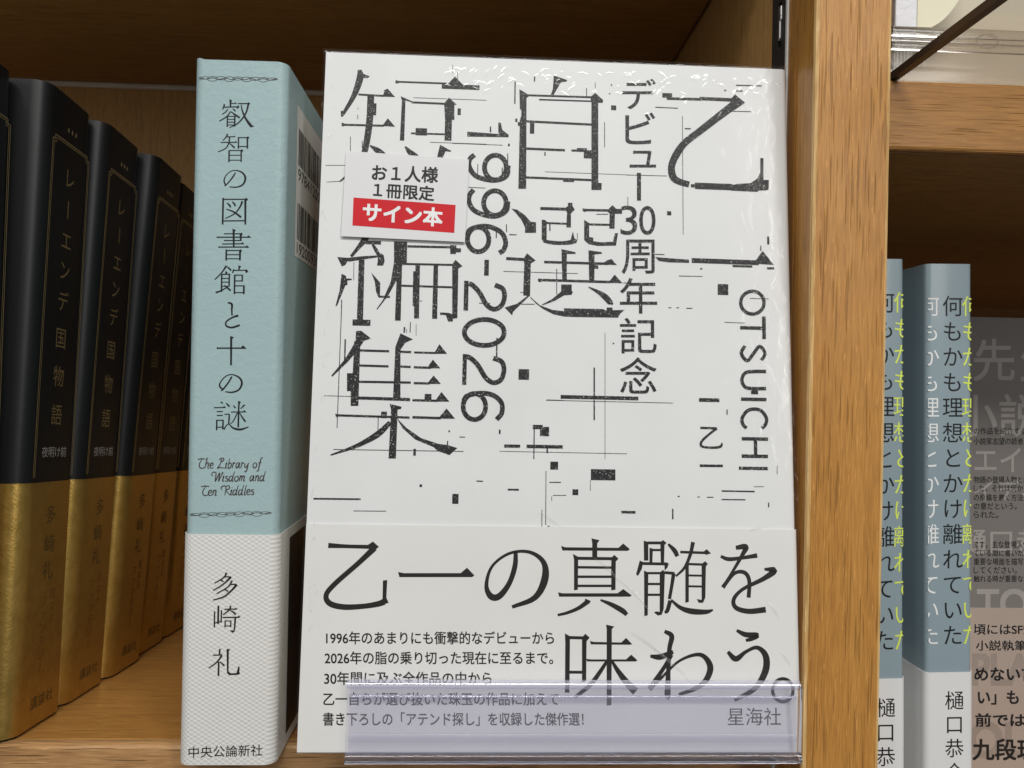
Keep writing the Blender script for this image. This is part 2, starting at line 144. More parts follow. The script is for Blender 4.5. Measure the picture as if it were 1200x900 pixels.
79.54,11.97,79.48,31.45],["L",71.4,49.69,81.05,49.68,0.802],["L",71.41,47.36,81.05,47.35,0.651],["L",71.43,44.89,81.06,44.97,0.65],["L",71.45,42.52,81.06,42.6,0.648],["L",69.29,29.2,
73.55,29.13,0.79],["L",69.61,20.39,73.36,20.36,0.736],["S",74.6,38.61,1.295,71.99,36.78,0.994,68.98,35.54,0.793,66.47,34.93,0.644],["S",77.78,38.93,0.499,80.57,37.82,1.097,83.61,36.22,
1.396,84.83,35.15,0.997],["S",79.71,23.43,0.789,77.61,20.28,1.082,75.13,17.14,1.177,71.15,14.01,0.782],["S",80.76,23.43,0.592,82.63,20.54,1.281,85.14,17.41,1.771,87.15,15.49,1.966],
["P",89.36,54.51,90.59,54.14,90.58,49.28,89.43,49.27],["P",93.82,54.18,94.59,54.71,95.51,53.97,94.97,53.44,94.8,48.43,93.95,48.42],["P",90.9,52.65,91.82,52.43,91.65,48.54,90.89,48.54],
["P",88.28,49.26,89.2,48.89,88.82,47.03,87.82,45.23,87.29,45.67],["P",94.95,48.95,96.1,48.59,95.71,47.46,94.94,46.71],["P",89.43,46.66,90.58,46.15,90.4,35.04,89.49,34.82],["P",93.64,
46.18,94.56,46.93,95.02,46.19,94.67,36.69,94.13,35.22,93.14,34.99,92.08,35.79,92.61,36.09,93.6,35.95],["P",105.36,51.67,106.38,52.44,107.52,51.32,106.13,50.93],["P",100.56,48.78,101.49,
48.64,101.41,38.59,100.49,38.36],["P",104.95,48.52,105.88,49.28,106.65,48.54,106.1,47.93,105.87,39.74,105.24,38.4,104.09,38.39,103.56,39.35,104.87,39.14],["L",90.36,53.92,94.2,53.96,
0.759],["L",91.51,52.06,93.97,52.08,0.607],["L",88.44,48.51,95.72,48.43,0.755],["L",90.35,46.0,93.79,46.03,0.604],["L",90.34,43.17,93.78,43.2,0.602],["L",90.34,40.36,93.77,40.39,0.601],
["L",94.94,46.19,97.63,45.99,0.756],["L",99.2,51.61,106.52,51.46,0.684],["L",101.1,48.49,105.33,48.38,0.607],["L",101.31,45.5,105.15,45.46,0.53],["L",101.29,42.67,105.13,42.63,0.529],
["S",95.97,53.68,0.608,97.66,51.97,1.215,98.42,50.48,1.063],["S",97.4,45.99,1.059,96.84,42.64,0.905,96.21,39.29,0.903],["S",96.44,38.93,1.053,95.66,36.33,1.051,94.9,35.81,0.6],["S",
96.67,39.07,0.602,99.11,37.1,1.053,102.16,36.16,1.504,105.99,36.04,1.205,107.91,36.57,0.452],["S",102.68,54.27,1.067,101.89,50.89,0.912,100.32,47.51,0.758,98.01,45.25,0.529],["S",110.14,
50.6,0.762,112.3,49.87,1.067,116.18,50.28,0.916,120.07,50.92,1.223],["S",114.28,52.89,1.07,116.99,53.15,1.53,116.03,51.03,1.069,113.03,46.13,0.76,110.67,42.38,1.061],["S",110.67,42.6,
1.061,113.8,46.14,0.912,116.51,46.39,1.066,117.79,44.3,1.064,117.57,39.83,1.061],["S",121.95,47.33,0.61,124.66,46.98,1.68,121.51,44.71,1.218,116.06,42.05,0.91,113.56,39.43,1.059,114.07,
37.2,1.209,117.52,36.26,1.361,122.15,36.74,1.515],["S",94.88,30.95,0.897,96.78,29.72,1.345,96.15,26.42,1.193,95.82,20.59,1.187,95.57,14.79,1.626,95.19,13.92,1.034],["S",91.06,24.57,
0.743,93.71,24.36,1.487,97.14,25.69,1.043],["S",96.75,24.96,1.043,94.46,21.31,1.039,90.82,16.22,1.329],["S",90.82,16.08,1.182,94.45,19.49,0.741,99.02,23.51,0.67,104.36,25.0,1.045,107.0,
22.08,1.64,105.82,18.44,1.487,102.77,16.25,1.186,98.59,14.79,0.74],["S",114.22,31.29,0.752,116.66,30.2,1.354,119.73,30.07,1.355,118.18,29.1,1.053,116.64,28.72,0.752],["S",111.77,25.76,
0.899,113.89,23.94,1.497,116.59,25.78,0.9,119.68,26.9,1.052,121.94,24.71,1.652,121.72,20.68,1.796,118.74,16.3,1.342,113.37,13.38,0.891],["S",129.14,15.96,0.897,128.91,14.84,0.896,128.29,
13.9,0.896,127.38,13.27,0.895,126.32,13.04,0.895,125.28,13.26,0.894,124.39,13.89,0.895,123.82,14.83,0.895,123.63,15.94,0.896,123.86,17.06,0.896,124.47,18.01,0.897,125.38,18.64,0.898,
126.44,18.87,0.898,127.49,18.65,0.899,128.37,18.02,0.898,128.95,17.07,0.898,129.14,15.96,0.897],["T","1996年のあまりにも衝撃的なデビューから",0.012,6.39,27.17,65.57,27.47,6.27,30.4],["T","2026年の脂の乗り切った現在に至るまで。",
0.012,6.22,22.12,65.4,22.36,6.09,25.34],["T","30年間に及ぶ全作品の中から",0.012,6.31,16.99,49.38,17.11,6.18,20.3],["T","乙一自らが選び抜いた珠玉の作品に加えて",0.012,6.29,11.88,66.96,11.99,6.17,15.07],["T","書き下ろしの「アテンド探し」を収録した傑作選！",
0.012,6.38,6.86,73.54,6.91,6.25,10.14],["T","星海社",0,111.46,6.99,125.71,7.0,111.52,11.48]],"sticker":[["P",6.8,159.4,40.55,158.1,39.95,134.64,6.24,135.32]],"sticker_red":[["P",9.24,146.25,
37.17,145.0,36.98,137.1,9.23,138.38]],"sticker_black":[["T","お１人様",0.02,14.07,151.3,32.04,151.12,14.15,155.7],["T","１冊限定",0.02,14.59,146.64,31.14,145.95,14.67,150.72]],"sticker_white":[["T",
"サイン本",0.03,11.99,139.81,33.51,138.8,12.11,144.83]],"teal":[["P",9.69,179.62,10.39,179.34,10.22,178.78,10.19,177.55,9.8,177.54],["P",10.93,178.44,11.37,178.88,11.74,178.46],["P",11.55,
177.6,12.14,178.08,12.37,177.63,11.77,177.05],["P",14.41,178.56,14.76,179.0,15.25,178.71,14.96,178.33],["P",15.12,173.11,16.5,172.54,15.39,172.2],["P",10.81,169.52,11.19,169.84,11.56,
169.42],["P",11.14,167.93,11.64,168.44,12.02,167.93],["P",14.44,169.46,14.83,169.78,15.26,169.42,14.9,169.11,14.96,166.49,14.56,166.39],["P",12.91,165.9,13.23,166.22,13.7,165.87,13.31,
165.52,13.33,162.84,12.97,162.74],["L",10.11,178.47,11.23,178.54,0.213],["L",8.38,177.42,12.0,177.67,0.274],["L",9.18,174.99,11.15,175.06,0.213],["L",9.2,174.2,11.16,174.26,0.213],["L",
9.21,173.4,11.18,173.47,0.213],["L",9.23,172.66,11.19,172.73,0.213],["L",11.98,178.53,14.86,178.64,0.274],["L",8.99,169.46,11.11,169.53,0.244],["L",7.6,167.88,11.59,168.04,0.244],["L",
12.32,169.33,14.74,169.41,0.244],["L",12.37,166.93,14.64,167.01,0.244],["L",9.97,165.78,13.15,165.88,0.244],["L",10.0,164.49,13.03,164.59,0.213],["L",10.03,163.17,13.05,163.26,0.213],
["P",9.06,172.15,9.42,172.15,9.42,175.2,9.06,175.2],["P",11.02,172.31,11.42,172.31,11.42,175.27,11.02,175.27],["P",12.14,166.33,12.5,166.33,12.5,169.47,12.14,169.47],["P",9.7,162.65,
10.1,162.65,10.1,165.85,9.7,165.85],["S",8.36,178.25,0.426,8.22,177.48,0.366,7.87,176.85,0.244],["S",9.29,176.9,0.305,8.71,176.11,0.274,7.81,175.47,0.213],["S",10.65,177.1,0.244,11.11,
176.66,0.366,11.42,176.43,0.244],["S",10.06,176.32,0.305,9.03,174.9,0.305,7.09,173.6,0.244],["S",10.06,176.32,0.183,11.14,175.59,0.427,12.52,174.71,0.488],["S",14.77,178.57,0.488,14.3,
176.46,0.427,13.28,174.58,0.366,11.79,173.0,0.305,9.85,171.95,0.213],["S",12.84,178.26,0.244,13.24,176.43,0.397,14.19,174.46,0.549,15.43,172.81,0.733,15.89,172.52,0.305],["S",9.37,170.21,
0.427,8.99,169.37,0.305,8.17,168.42,0.213],["S",9.9,169.49,0.366,9.78,167.86,0.335,8.91,166.29,0.274,6.96,165.31,0.213],["S",9.94,167.71,0.183,10.7,167.12,0.366,11.32,166.53,0.427],
["S",11.7,159.84,0.305,11.03,158.68,0.366,10.0,157.27,0.305,9.11,156.32,0.305,8.87,156.07,0.122],["S",9.11,156.38,0.365,8.72,157.54,0.365,9.06,158.78,0.244,10.24,160.04,0.213,11.9,160.46,
0.244,13.58,159.84,0.427,14.36,158.48,0.549,13.79,156.77,0.427,12.14,155.95,0.335,10.17,155.95,0.244],["P",14.18,152.72,14.76,153.14,15.23,152.65,14.77,152.31,14.84,145.92,14.38,145.9],
["P",11.22,144.65,12.12,144.34,11.8,143.9,11.88,139.58,11.43,139.56],["P",13.12,143.37,13.64,143.72,13.97,143.33,13.72,142.99,13.68,141.46,13.26,141.45],["P",14.88,142.42,15.52,143.01,
16.26,142.36],["P",13.44,140.62,13.92,141.13,14.49,140.58],["P",14.44,139.68,15.15,140.33,15.75,139.62],["P",13.08,138.91,13.47,139.19,13.9,138.8,13.61,138.46,13.59,136.2,13.14,136.12],
["P",9.59,133.2,10.15,132.88,9.93,132.37,9.51,132.43],["P",13.0,134.85,13.72,134.54,13.41,134.13,13.32,133.53,12.99,133.52],["P",14.73,133.5,15.22,133.84,15.65,133.26,15.07,132.77],
["L",8.51,152.55,14.67,152.74,0.297],["L",8.73,146.71,14.46,146.94,0.297],["L",8.96,143.25,13.54,143.38,0.264],["L",7.02,142.27,15.86,142.52,0.297],["L",9.0,141.43,13.42,141.55,0.264],
["L",8.53,140.48,14.09,140.7,0.264],["L",7.5,139.62,15.59,139.85,0.297],["L",9.71,138.75,13.47,138.86,0.264],["L",9.73,137.62,13.23,137.72,0.231],["L",9.75,136.53,13.26,136.62,0.231],
["L",8.53,132.24,10.82,132.4,0.264],["L",8.65,131.18,10.61,131.23,0.231],["L",8.67,130.18,10.63,130.23,0.231],["L",8.69,129.09,10.66,129.13,0.231],["L",11.78,133.42,15.38,133.58,0.264],
["L",12.13,132.17,14.1,132.22,0.264],["L",12.17,130.6,13.97,130.65,0.264],["L",12.19,129.27,14.65,129.34,0.264],["L",12.23,127.45,14.43,127.5,0.264],["P",8.34,145.77,8.8,145.77,8.8,
152.92,8.34,152.92],["P",9.47,136.04,9.9,136.04,9.9,139.01,9.47,139.01],["P",8.41,127.54,8.81,127.54,8.81,132.22,8.41,132.22],["P",10.43,129.08,10.82,129.08,10.82,132.35,10.43,132.35],
["P",11.86,127.06,12.28,127.06,12.28,132.24,11.86,132.24],["P",13.89,130.49,14.28,130.49,14.28,132.31,13.89,132.31],["P",14.34,127.11,14.81,127.11,14.81,129.43,14.34,129.43],["S",9.61,
151.59,0.264,10.28,151.01,0.462,10.61,150.45,0.396],["S",11.01,151.96,0.264,11.58,151.38,0.462,11.85,150.82,0.396],["S",13.69,152.18,0.529,13.07,150.59,0.396,11.63,148.72,0.297,9.2,
147.38,0.231],["S",9.48,149.92,0.231,11.46,149.21,0.396,13.45,147.84,0.529],["S",9.79,134.63,0.462,8.52,132.67,0.33,6.76,130.8,0.264],["S",9.96,134.37,0.264,10.79,133.73,0.462,11.03,
133.33,0.33],["S",7.09,127.32,0.461,8.46,127.85,0.363,9.91,128.72,0.264],["S",9.41,129.37,0.264,10.24,128.66,0.462,11.07,127.92,0.396],["S",11.77,133.75,0.396,11.47,132.75,0.33],["S",
10.36,124.71,0.345,11.44,124.3,0.561,11.47,122.78,0.432,11.58,121.26,0.388],["S",13.21,121.3,0.604,11.51,120.61,0.388,10.04,119.49,0.388,10.14,118.41,0.431,11.57,118.0,0.475,13.69,118.7,
0.518],["S",11.84,104.75,0.431,11.01,103.21,0.388,9.55,101.23,0.388,9.0,100.87,0.216],["S",9.55,101.23,0.388,8.68,102.08,0.431,8.87,103.17,0.302,10.12,104.72,0.259,11.82,105.31,0.259,
13.77,104.57,0.432,14.57,103.07,0.518,13.83,101.31,0.432,12.13,100.54,0.388,10.21,100.63,0.259],["S",8.98,97.83,0.259,9.63,97.54,0.388],["S",10.48,97.55,0.259,11.14,96.91,0.431,11.36,
96.61,0.345],["S",11.4,94.53,0.388,11.31,92.57,0.388,11.24,91.92,0.302],["S",11.45,92.14,0.259,10.61,91.47,0.259,10.07,90.47,0.388],["S",11.37,91.92,0.216,12.55,90.86,0.431,14.48,90.54,
0.518,16.61,91.27,0.216],["S",12.42,96.94,0.259,12.99,96.3,0.388],["S",15.42,97.21,0.432,14.79,96.55,0.302,14.37,96.1,0.216],["S",13.53,95.0,0.302,12.51,92.81,0.259,11.67,91.93,0.173],
["S",14.13,95.01,0.216,14.93,93.72,0.389,15.72,92.65,0.475],["P",7.69,112.66,8.25,112.45,7.83,112.01],["P",13.82,112.31,14.66,113.29,15.62,112.35],["P",11.18,115.69,12.17,115.41,11.76,
114.96,11.81,107.88,11.34,107.78],["P",9.57,96.36,9.98,96.81,10.51,96.29],["P",13.68,98.27,14.42,97.93,14.08,97.4,14.04,91.1,13.61,91.09],["P",14.9,95.2,15.36,95.77,15.97,95.18],["L",
7.7,112.35,14.89,112.51,0.345],["L",7.3,96.28,10.29,96.38,0.258],["L",8.05,95.25,9.67,95.32,0.259],["L",8.07,94.16,9.69,94.28,0.259],["L",8.1,92.86,9.72,92.98,0.259],["L",8.14,91.0,
9.76,91.11,0.259],["L",10.12,94.51,11.4,94.66,0.259],["L",11.82,95.19,15.46,95.3,0.259],["P",7.91,90.22,8.29,90.22,8.29,93.03,7.91,93.03],["P",9.57,90.47,9.96,90.47,9.96,93.06,9.57,
93.06]],"teal_script":[["S",3.22,82.2,0.168,4.14,82.44,0.296,5.37,82.38,0.216],["S",4.45,82.37,0.156,3.76,81.18,0.266,3.78,80.23,0.296,4.4,79.87,0.266,5.31,80.25,0.186],["S",5.16,79.9,
0.191,5.72,82.41,0.319,5.61,82.7,0.239],["S",5.28,80.64,0.179,5.74,81.3,0.289,6.15,81.24,0.319,5.97,80.06,0.289,6.32,79.92,0.209],["S",6.54,80.6,0.174,7.35,80.83,0.259,7.24,81.34,0.303,
6.73,81.19,0.319,6.54,80.38,0.303,6.86,79.94,0.259,7.47,80.17,0.195],["S",8.9,82.2,0.153,9.51,82.72,0.25,10.23,82.52,0.291,9.73,81.77,0.291,9.42,81.91,0.25,9.51,82.5,0.178],["S",9.62,
82.51,0.157,9.14,80.88,0.266,8.54,79.99,0.296,9.36,80.15,0.266,10.59,80.02,0.186],["S",10.67,81.07,0.184,10.97,81.44,0.307,10.69,80.19,0.307,11.1,80.12,0.221],["S",11.0,81.96,0.205,
11.06,82.11,0.273],["S",11.75,82.72,0.176,11.35,80.21,0.273,11.8,80.07,0.314,12.2,80.81,0.314,11.98,81.47,0.273,11.47,81.09,0.201],["S",12.52,81.42,0.192,12.72,81.42,0.32,12.44,80.09,
0.24],["S",12.57,80.83,0.192,12.93,81.5,0.32,13.3,81.35,0.24],["S",14.36,81.53,0.172,13.75,81.45,0.249,13.42,80.56,0.293,13.67,80.12,0.317,14.17,80.86,0.317,14.41,81.53,0.293,14.23,
80.28,0.249,14.6,80.21,0.191],["S",14.82,81.48,0.192,15.02,81.48,0.32,14.74,80.15,0.24],["S",14.87,80.89,0.192,15.23,81.56,0.32,15.6,81.42,0.24],["S",15.85,81.5,0.185,15.76,80.62,0.308,
16.18,80.33,0.308,16.67,81.37,0.221],["S",16.77,81.59,0.185,16.49,80.19,0.308,16.1,79.15,0.308,15.69,79.29,0.221],["S",18.52,81.64,0.174,18.02,81.12,0.26,18.09,80.38,0.304,18.55,80.24,
0.32,18.95,80.84,0.304,18.83,81.5,0.26,18.52,81.64,0.196],["S",20.58,82.94,0.18,20.17,82.86,0.29,19.69,81.16,0.32,19.41,79.53,0.29,18.9,79.38,0.21],["S",19.37,81.6,0.205,20.19,81.68,
0.274],["S",7.45,77.85,0.148,7.0,78.28,0.217,7.42,78.88,0.259,8.19,78.6,0.287,8.02,76.39,0.296,9.17,78.76,0.287,8.89,76.4,0.259,9.93,78.92,0.217,9.83,78.18,0.165],["S",9.96,77.48,0.184,
10.28,77.85,0.307,9.97,76.6,0.307,10.41,76.53,0.221],["S",10.31,78.37,0.205,10.37,78.52,0.273],["S",11.45,77.81,0.176,10.91,77.8,0.273,10.81,77.43,0.314,11.32,76.99,0.314,11.15,76.48,
0.273,10.54,76.61,0.201],["S",12.65,77.84,0.176,12.0,77.83,0.273,11.65,76.94,0.314,11.92,76.5,0.314,12.45,77.1,0.273,13.11,79.17,0.201],["S",12.86,78.28,0.192,12.5,76.66,0.32,12.9,76.59,
0.24],["S",13.7,77.94,0.174,13.16,77.42,0.26,13.24,76.69,0.304,13.73,76.55,0.32,14.15,77.14,0.304,14.03,77.8,0.26,13.7,77.94,0.195],["S",14.48,77.9,0.192,14.66,77.9,0.32,14.4,76.57,
0.24],["S",14.5,77.31,0.184,14.92,77.98,0.308,15.14,77.76,0.308,14.95,76.58,0.221],["S",15.04,77.32,0.18,15.46,77.99,0.289,15.75,77.77,0.32,15.56,76.66,0.289,15.93,76.67,0.209],["S",
18.24,78.06,0.173,17.58,77.98,0.249,17.23,77.09,0.293,17.5,76.65,0.317,18.03,77.4,0.317,18.28,78.06,0.293,18.09,76.81,0.249,18.48,76.74,0.191],["S",18.72,78.01,0.192,18.89,78.02,0.32,
18.64,76.69,0.24],["S",18.73,77.43,0.18,19.26,78.1,0.29,19.55,77.88,0.32,19.36,76.77,0.29,19.73,76.78,0.21],["S",20.91,78.06,0.177,20.25,78.05,0.274,19.9,77.16,0.315,20.17,76.73,0.315,
20.7,77.32,0.274,21.36,79.4,0.202],["S",21.12,78.51,0.192,20.76,76.88,0.32,21.15,76.81,0.24],["S",4.26,74.87,0.169,5.22,75.11,0.296,6.51,75.05,0.217],["S",5.55,75.04,0.156,4.82,73.85,
0.266,4.84,72.9,0.296,5.49,72.54,0.266,6.45,72.92,0.186],["S",6.27,73.24,0.174,7.12,73.47,0.259,7.01,73.99,0.303,6.47,73.83,0.319,6.27,73.02,0.303,6.6,72.58,0.259,7.24,72.81,0.195],
["S",7.48,73.94,0.191,7.65,73.94,0.319,7.4,72.62,0.239],["S",7.49,73.35,0.179,8.01,74.02,0.289,8.3,73.81,0.319,8.11,72.7,0.289,8.47,72.71,0.209],["S",9.84,74.17,0.157,9.61,74.68,0.266,
10.14,75.2,0.297,10.9,74.92,0.266,10.62,72.71,0.186],["S",10.68,75.06,0.157,11.64,75.3,0.266,11.77,74.49,0.297,10.91,74.04,0.266,12.02,72.73,0.186],["S",12.17,73.8,0.184,12.48,74.18,
0.307,12.18,72.92,0.307,12.62,72.85,0.221],["S",12.51,74.69,0.205,12.58,74.84,0.273],["S",13.75,74.14,0.176,13.11,74.13,0.273,12.76,73.24,0.314,13.03,72.8,0.314,13.55,73.4,0.273,14.2,
75.47,0.201],["S",13.96,74.58,0.192,13.6,72.96,0.32,13.99,72.89,0.24],["S",15.22,74.18,0.177,14.57,74.18,0.273,14.22,73.29,0.314,14.49,72.85,0.314,15.02,73.45,0.273,15.66,75.52,0.201],
["S",15.42,74.63,0.192,15.07,73.0,0.32,15.46,72.94,0.24],["S",16.33,75.55,0.192,15.84,73.04,0.32,16.23,72.95,0.24],["S",16.46,73.58,0.174,17.31,73.82,0.26,17.2,74.33,0.304,16.66,74.17,
0.32,16.46,73.36,0.304,16.79,72.92,0.26,17.44,73.15,0.196],["S",18.43,74.3,0.177,17.89,74.29,0.273,17.79,73.92,0.315,18.29,73.48,0.315,18.13,72.96,0.273,17.52,73.1,0.202],["S",4.16,
185.1,0.099,3.66,184.92,0.099,2.82,184.83,0.099,1.99,184.86,0.099,1.49,185.01,0.099,1.53,185.21,0.099,2.09,185.38,0.099,2.95,185.46,0.099,3.75,185.41,0.099,4.2,185.25,0.099],["S",6.42,
184.85,0.099,5.91,184.51,0.099,5.08,184.36,0.099,4.24,184.46,0.099,3.75,184.77,0.099,3.78,185.16,0.099,4.34,185.49,0.099,5.19,185.61,0.099,6.0,185.49,0.099,6.45,185.16,0.099],["S",8.66,
185.15,0.099,8.16,184.91,0.099,7.32,184.79,0.099,6.48,184.85,0.099,5.99,185.06,0.099,6.03,185.34,0.099,6.58,185.57,0.099,7.44,185.67,0.099,8.25,185.59,0.099,8.69,185.37,0.099],["S",
10.92,184.94,0.099,10.41,184.6,0.099,9.58,184.45,0.099,8.74,184.55,0.099,8.24,184.86,0.099,8.28,185.25,0.099,8.84,185.58,0.099,9.69,185.7,0.099,10.5,185.57,0.099,10.95,185.25,0.099],
["S",13.17,185.24,0.099,12.66,185.0,0.099,11.82,184.88,0.099,10.99,184.94,0.099,10.49,185.15,0.099,10.53,185.43,0.099,11.09,185.66,0.099,11.94,185.76,0.099,12.76,185.68,0.099,13.2,185.46,
0.099],["S",15.43,185.03,0.099,14.92,184.69,0.099,14.09,184.54,0.099,13.25,184.64,0.099,12.75,184.95,0.099,12.79,185.34,0.099,13.34,185.67,0.099,14.2,185.79,0.099,15.01,185.66,0.099,
15.46,185.34,0.099],["S",17.69,185.33,0.099,17.18,185.08,0.099,16.33,184.97,0.099,15.5,185.03,0.099,15.0,185.24,0.099,15.04,185.52,0.099,15.6,185.75,0.099,16.46,185.85,0.099,17.27,185.77,
0.099,17.72,185.55,0.099],["S",19.95,185.12,0.099,19.44,184.78,0.099,18.6,184.63,0.099,17.76,184.73,0.099,17.26,185.04,0.099,17.3,185.43,0.099,17.86,185.76,0.099,18.72,185.88,0.099,
19.53,185.75,0.099,19.98,185.43,0.099],["S",22.21,185.45,0.099,21.7,185.28,0.099,20.85,185.18,0.099,20.02,185.22,0.099,19.52,185.36,0.099,19.56,185.56,0.099,20.12,185.74,0.099,20.98,
185.81,0.099,21.8,185.77,0.099,22.24,185.61,0.099],["S",1.23,184.83,0.074,1.71,185.2,0.148,3.4,184.83,0.148,5.08,185.27,0.148,6.77,184.9,0.148,8.45,185.33,0.149,10.15,184.97,0.149,11.83,
185.4,0.149,13.53,185.03,0.149,15.22,185.47,0.149,16.92,185.1,0.149,18.6,185.53,0.149,20.31,185.17,0.149,22.0,185.6,0.149,22.5,185.32,0.075],["S",4.34,67.33,0.091,3.81,67.16,0.091,2.95,
67.09,0.091,2.09,67.15,0.091,1.58,67.31,0.091,1.62,67.51,0.091,2.19,67.67,0.091,3.08,67.73,0.091,3.91,67.66,0.091,4.37,67.49,0.091],["S",6.66,67.14,0.091,6.14,66.81,0.091,5.28,66.68,
0.091,4.42,66.8,0.091,3.9,67.12,0.091,3.94,67.52,0.091,4.51,67.84,0.091,5.39,67.94,0.091,6.23,67.79,0.091,6.69,67.45,0.091],["S",8.98,67.47,0.091,8.46,67.23,0.091,7.59,67.14,0.091,6.73,
67.22,0.091,6.22,67.44,0.091,6.26,67.72,0.091,6.83,67.95,0.091,7.72,68.02,0.091,8.56,67.92,0.091,9.01,67.69,0.091],["S",11.31,67.31,0.091,10.79,66.98,0.091,9.92,66.85,0.091,9.06,66.97,
0.091,8.55,67.29,0.091,8.58,67.69,0.091,9.16,68.01,0.091,10.04,68.11,0.091,10.88,67.96,0.091,11.34,67.62,0.091],["S",13.64,67.64,0.091,13.11,67.4,0.091,12.24,67.31,0.091,11.38,67.39,
0.091,10.87,67.61,0.091,10.91,67.89,0.091,11.48,68.12,0.091,12.37,68.19,0.091,13.21,68.09,0.091,13.67,67.86,0.091],["S",15.97,67.48,0.091,15.45,67.15,0.091,14.58,67.02,0.091,13.72,67.14,
0.091,13.2,67.47,0.091,13.24,67.86,0.091,13.81,68.18,0.091,14.7,68.28,0.091,15.54,68.14,0.091,16.0,67.8,0.091],["S",18.3,67.81,0.091,17.77,67.57,0.091,16.9,67.48,0.091,16.04,67.56,0.091,
15.52,67.79,0.091,15.56,68.07,0.091,16.14,68.29,0.091,17.03,68.36,0.091,17.87,68.26,0.091,18.33,68.03,0.091],["S",20.64,67.65,0.092,20.11,67.32,0.092,19.24,67.19,0.092,18.38,67.31,0.091,
17.86,67.64,0.091,17.9,68.04,0.091,18.48,68.35,0.091,19.36,68.46,0.092,20.21,68.31,0.092,20.67,67.97,0.092],["S",22.97,68.02,0.092,22.44,67.85,0.092,21.57,67.78,0.092,20.7,67.83,0.092,
20.19,67.99,0.092,20.23,68.19,0.092,20.81,68.35,0.092,21.7,68.41,0.092,22.54,68.34,0.092,23.0,68.17,0.092],["S",1.35,67.16,0.068,1.8,67.49,0.137,3.55,67.18,0.137,5.28,67.61,0.137,7.03,
67.31,0.137,8.76,67.74,0.137,10.51,67.44,0.137,12.25,67.87,0.137,14.01,67.57,0.137,15.75,68.0,0.137,17.5,67.69,0.137,19.25,68.13,0.137,21.01,67.82,0.137,22.75,68.26,0.137,23.21,67.99,
0.069]],"teal_obi":[["S",11.69,51.97,0.532,10.96,50.63,0.38,8.54,49.07,0.304],["S",12.92,50.84,0.609,11.37,49.29,0.418,9.88,48.13,0.38,8.2,47.16,0.304],["S",9.84,50.04,0.228,10.53,49.78,
0.38,10.91,49.48,0.304],["S",13.24,49.88,0.457,12.14,48.15,0.38,9.16,46.28,0.304],["S",14.47,48.82,0.685,13.11,47.2,0.495,11.07,45.46,0.418,8.26,44.56,0.342],["S",11.02,47.49,0.228,
11.79,47.19,0.38,12.25,46.81,0.304],["S",12.93,43.1,0.456,12.65,42.02,0.418,10.98,40.59,0.304],["S",12.84,41.83,0.228,13.8,41.26,0.457,14.37,40.69,0.457],["S",10.33,31.48,0.456,10.25,
29.76,0.418],["S",10.93,29.76,0.532,9.54,27.84,0.38,7.5,26.3,0.304],["S",10.36,28.04,0.228,11.25,27.27,0.456,11.63,26.89,0.38],["L",10.88,50.86,12.84,50.83,0.342],["L",12.51,48.8,14.4,
48.86,0.342],["L",8.76,38.36,10.45,38.83,0.304],["L",11.32,42.13,14.53,42.19,0.342],["L",10.88,39.9,15.33,40.01,0.342],["L",11.58,38.95,13.08,39.04,0.266],["L",11.6,37.61,13.11,37.7,
0.266],["L",8.56,29.75,10.93,29.88,0.342],["P",9.46,38.19,9.96,38.19,9.96,43.06,9.46,43.06],["P",8.55,37.23,8.93,37.23,8.93,41.6,8.55,41.6],["P",10.34,38.57,10.72,38.57,10.72,41.88,
10.34,41.88],["P",11.4,37.24,11.74,37.24,11.74,39.14,11.4,39.14],["P",12.91,37.32,13.25,37.32,13.25,39.15,12.91,39.15],["P",9.87,24.15,10.33,24.15,10.33,28.02,9.87,28.02],["P",13.97,
42.15,14.33,42.61,14.84,42.15],["P",14.65,39.93,15.13,40.51,15.71,39.94],["P",14.01,39.93,14.5,39.93,14.33,37.05,14.09,36.1,13.53,35.82,12.83,36.47,13.89,36.48],["P",12.11,31.49,13.17,
31.3,12.72,30.92,12.76,25.37,13.37,24.91,14.88,24.99,15.3,26.72,15.68,26.72,15.63,25.3,15.83,24.8,15.27,24.53,13.01,24.41,12.35,24.98],["T","中央公論新社",0.004,2.66,2.12,22.22,2.74,2.6,5.2]],
"blue":[["何",8.01,129.62,6.43],["も",8.02,122.18,6.43],["か",8.02,114.75,6.43],["も",8.02,107.31,6.43],["理",8.03,99.88,6.43],["想",8.03,92.45,6.43],["と",8.03,85.02,6.43],["か",8.04,77.59,
6.43],["け",8.04,70.16,6.43],["離",8.04,62.73,6.43],["れ",8.04,55.31,6.43],["て",8.05,47.88,6.43],["い",8.05,40.46,6.43],["た",8.05,33.03,6.43]],"blue_obi":[["樋",8.32,14.06,5.91],["口",8.32,
7.06,5.91],["恭",8.33,0.07,5.91],["介",8.33,-6.93,5.91]],"grey_light":[["T","先",0.01,17.39,109.42,34.04,109.75,17.08,126.07],["T","生",0.01,36.85,109.81,53.78,110.15,36.54,126.51],["T",
"小説",0.01,9.85,87.19,45.41,87.79,9.54,103.82],["T","エイ",0.01,18.43,73.06,37.38,73.35,18.25,82.6],["T","イディ",0.01,18.3,61.14,44.64,61.49,18.13,70.0],["T","樋口恭",0.01,12.75,40.32,47.14,
40.68,12.56,50.18],["T","TO",0.02,20.68,14.87,41.28,15.01,20.47,26.22]],"grey_small":[["T","の作品を紹介する。",0,17.8,88.04,40.55,88.43,17.75,90.76],["T","小説家志望の読者に",0,17.87,83.95,40.62,84.33,
17.82,86.68],["T","物語の登場人物とは",0,18.16,68.63,40.91,68.96,18.11,71.36],["T","した。それは何か",0,18.22,65.23,38.44,65.51,18.17,67.95],["T","の原稿を書く方法",0,18.29,61.49,38.51,61.75,18.24,64.21],["T",
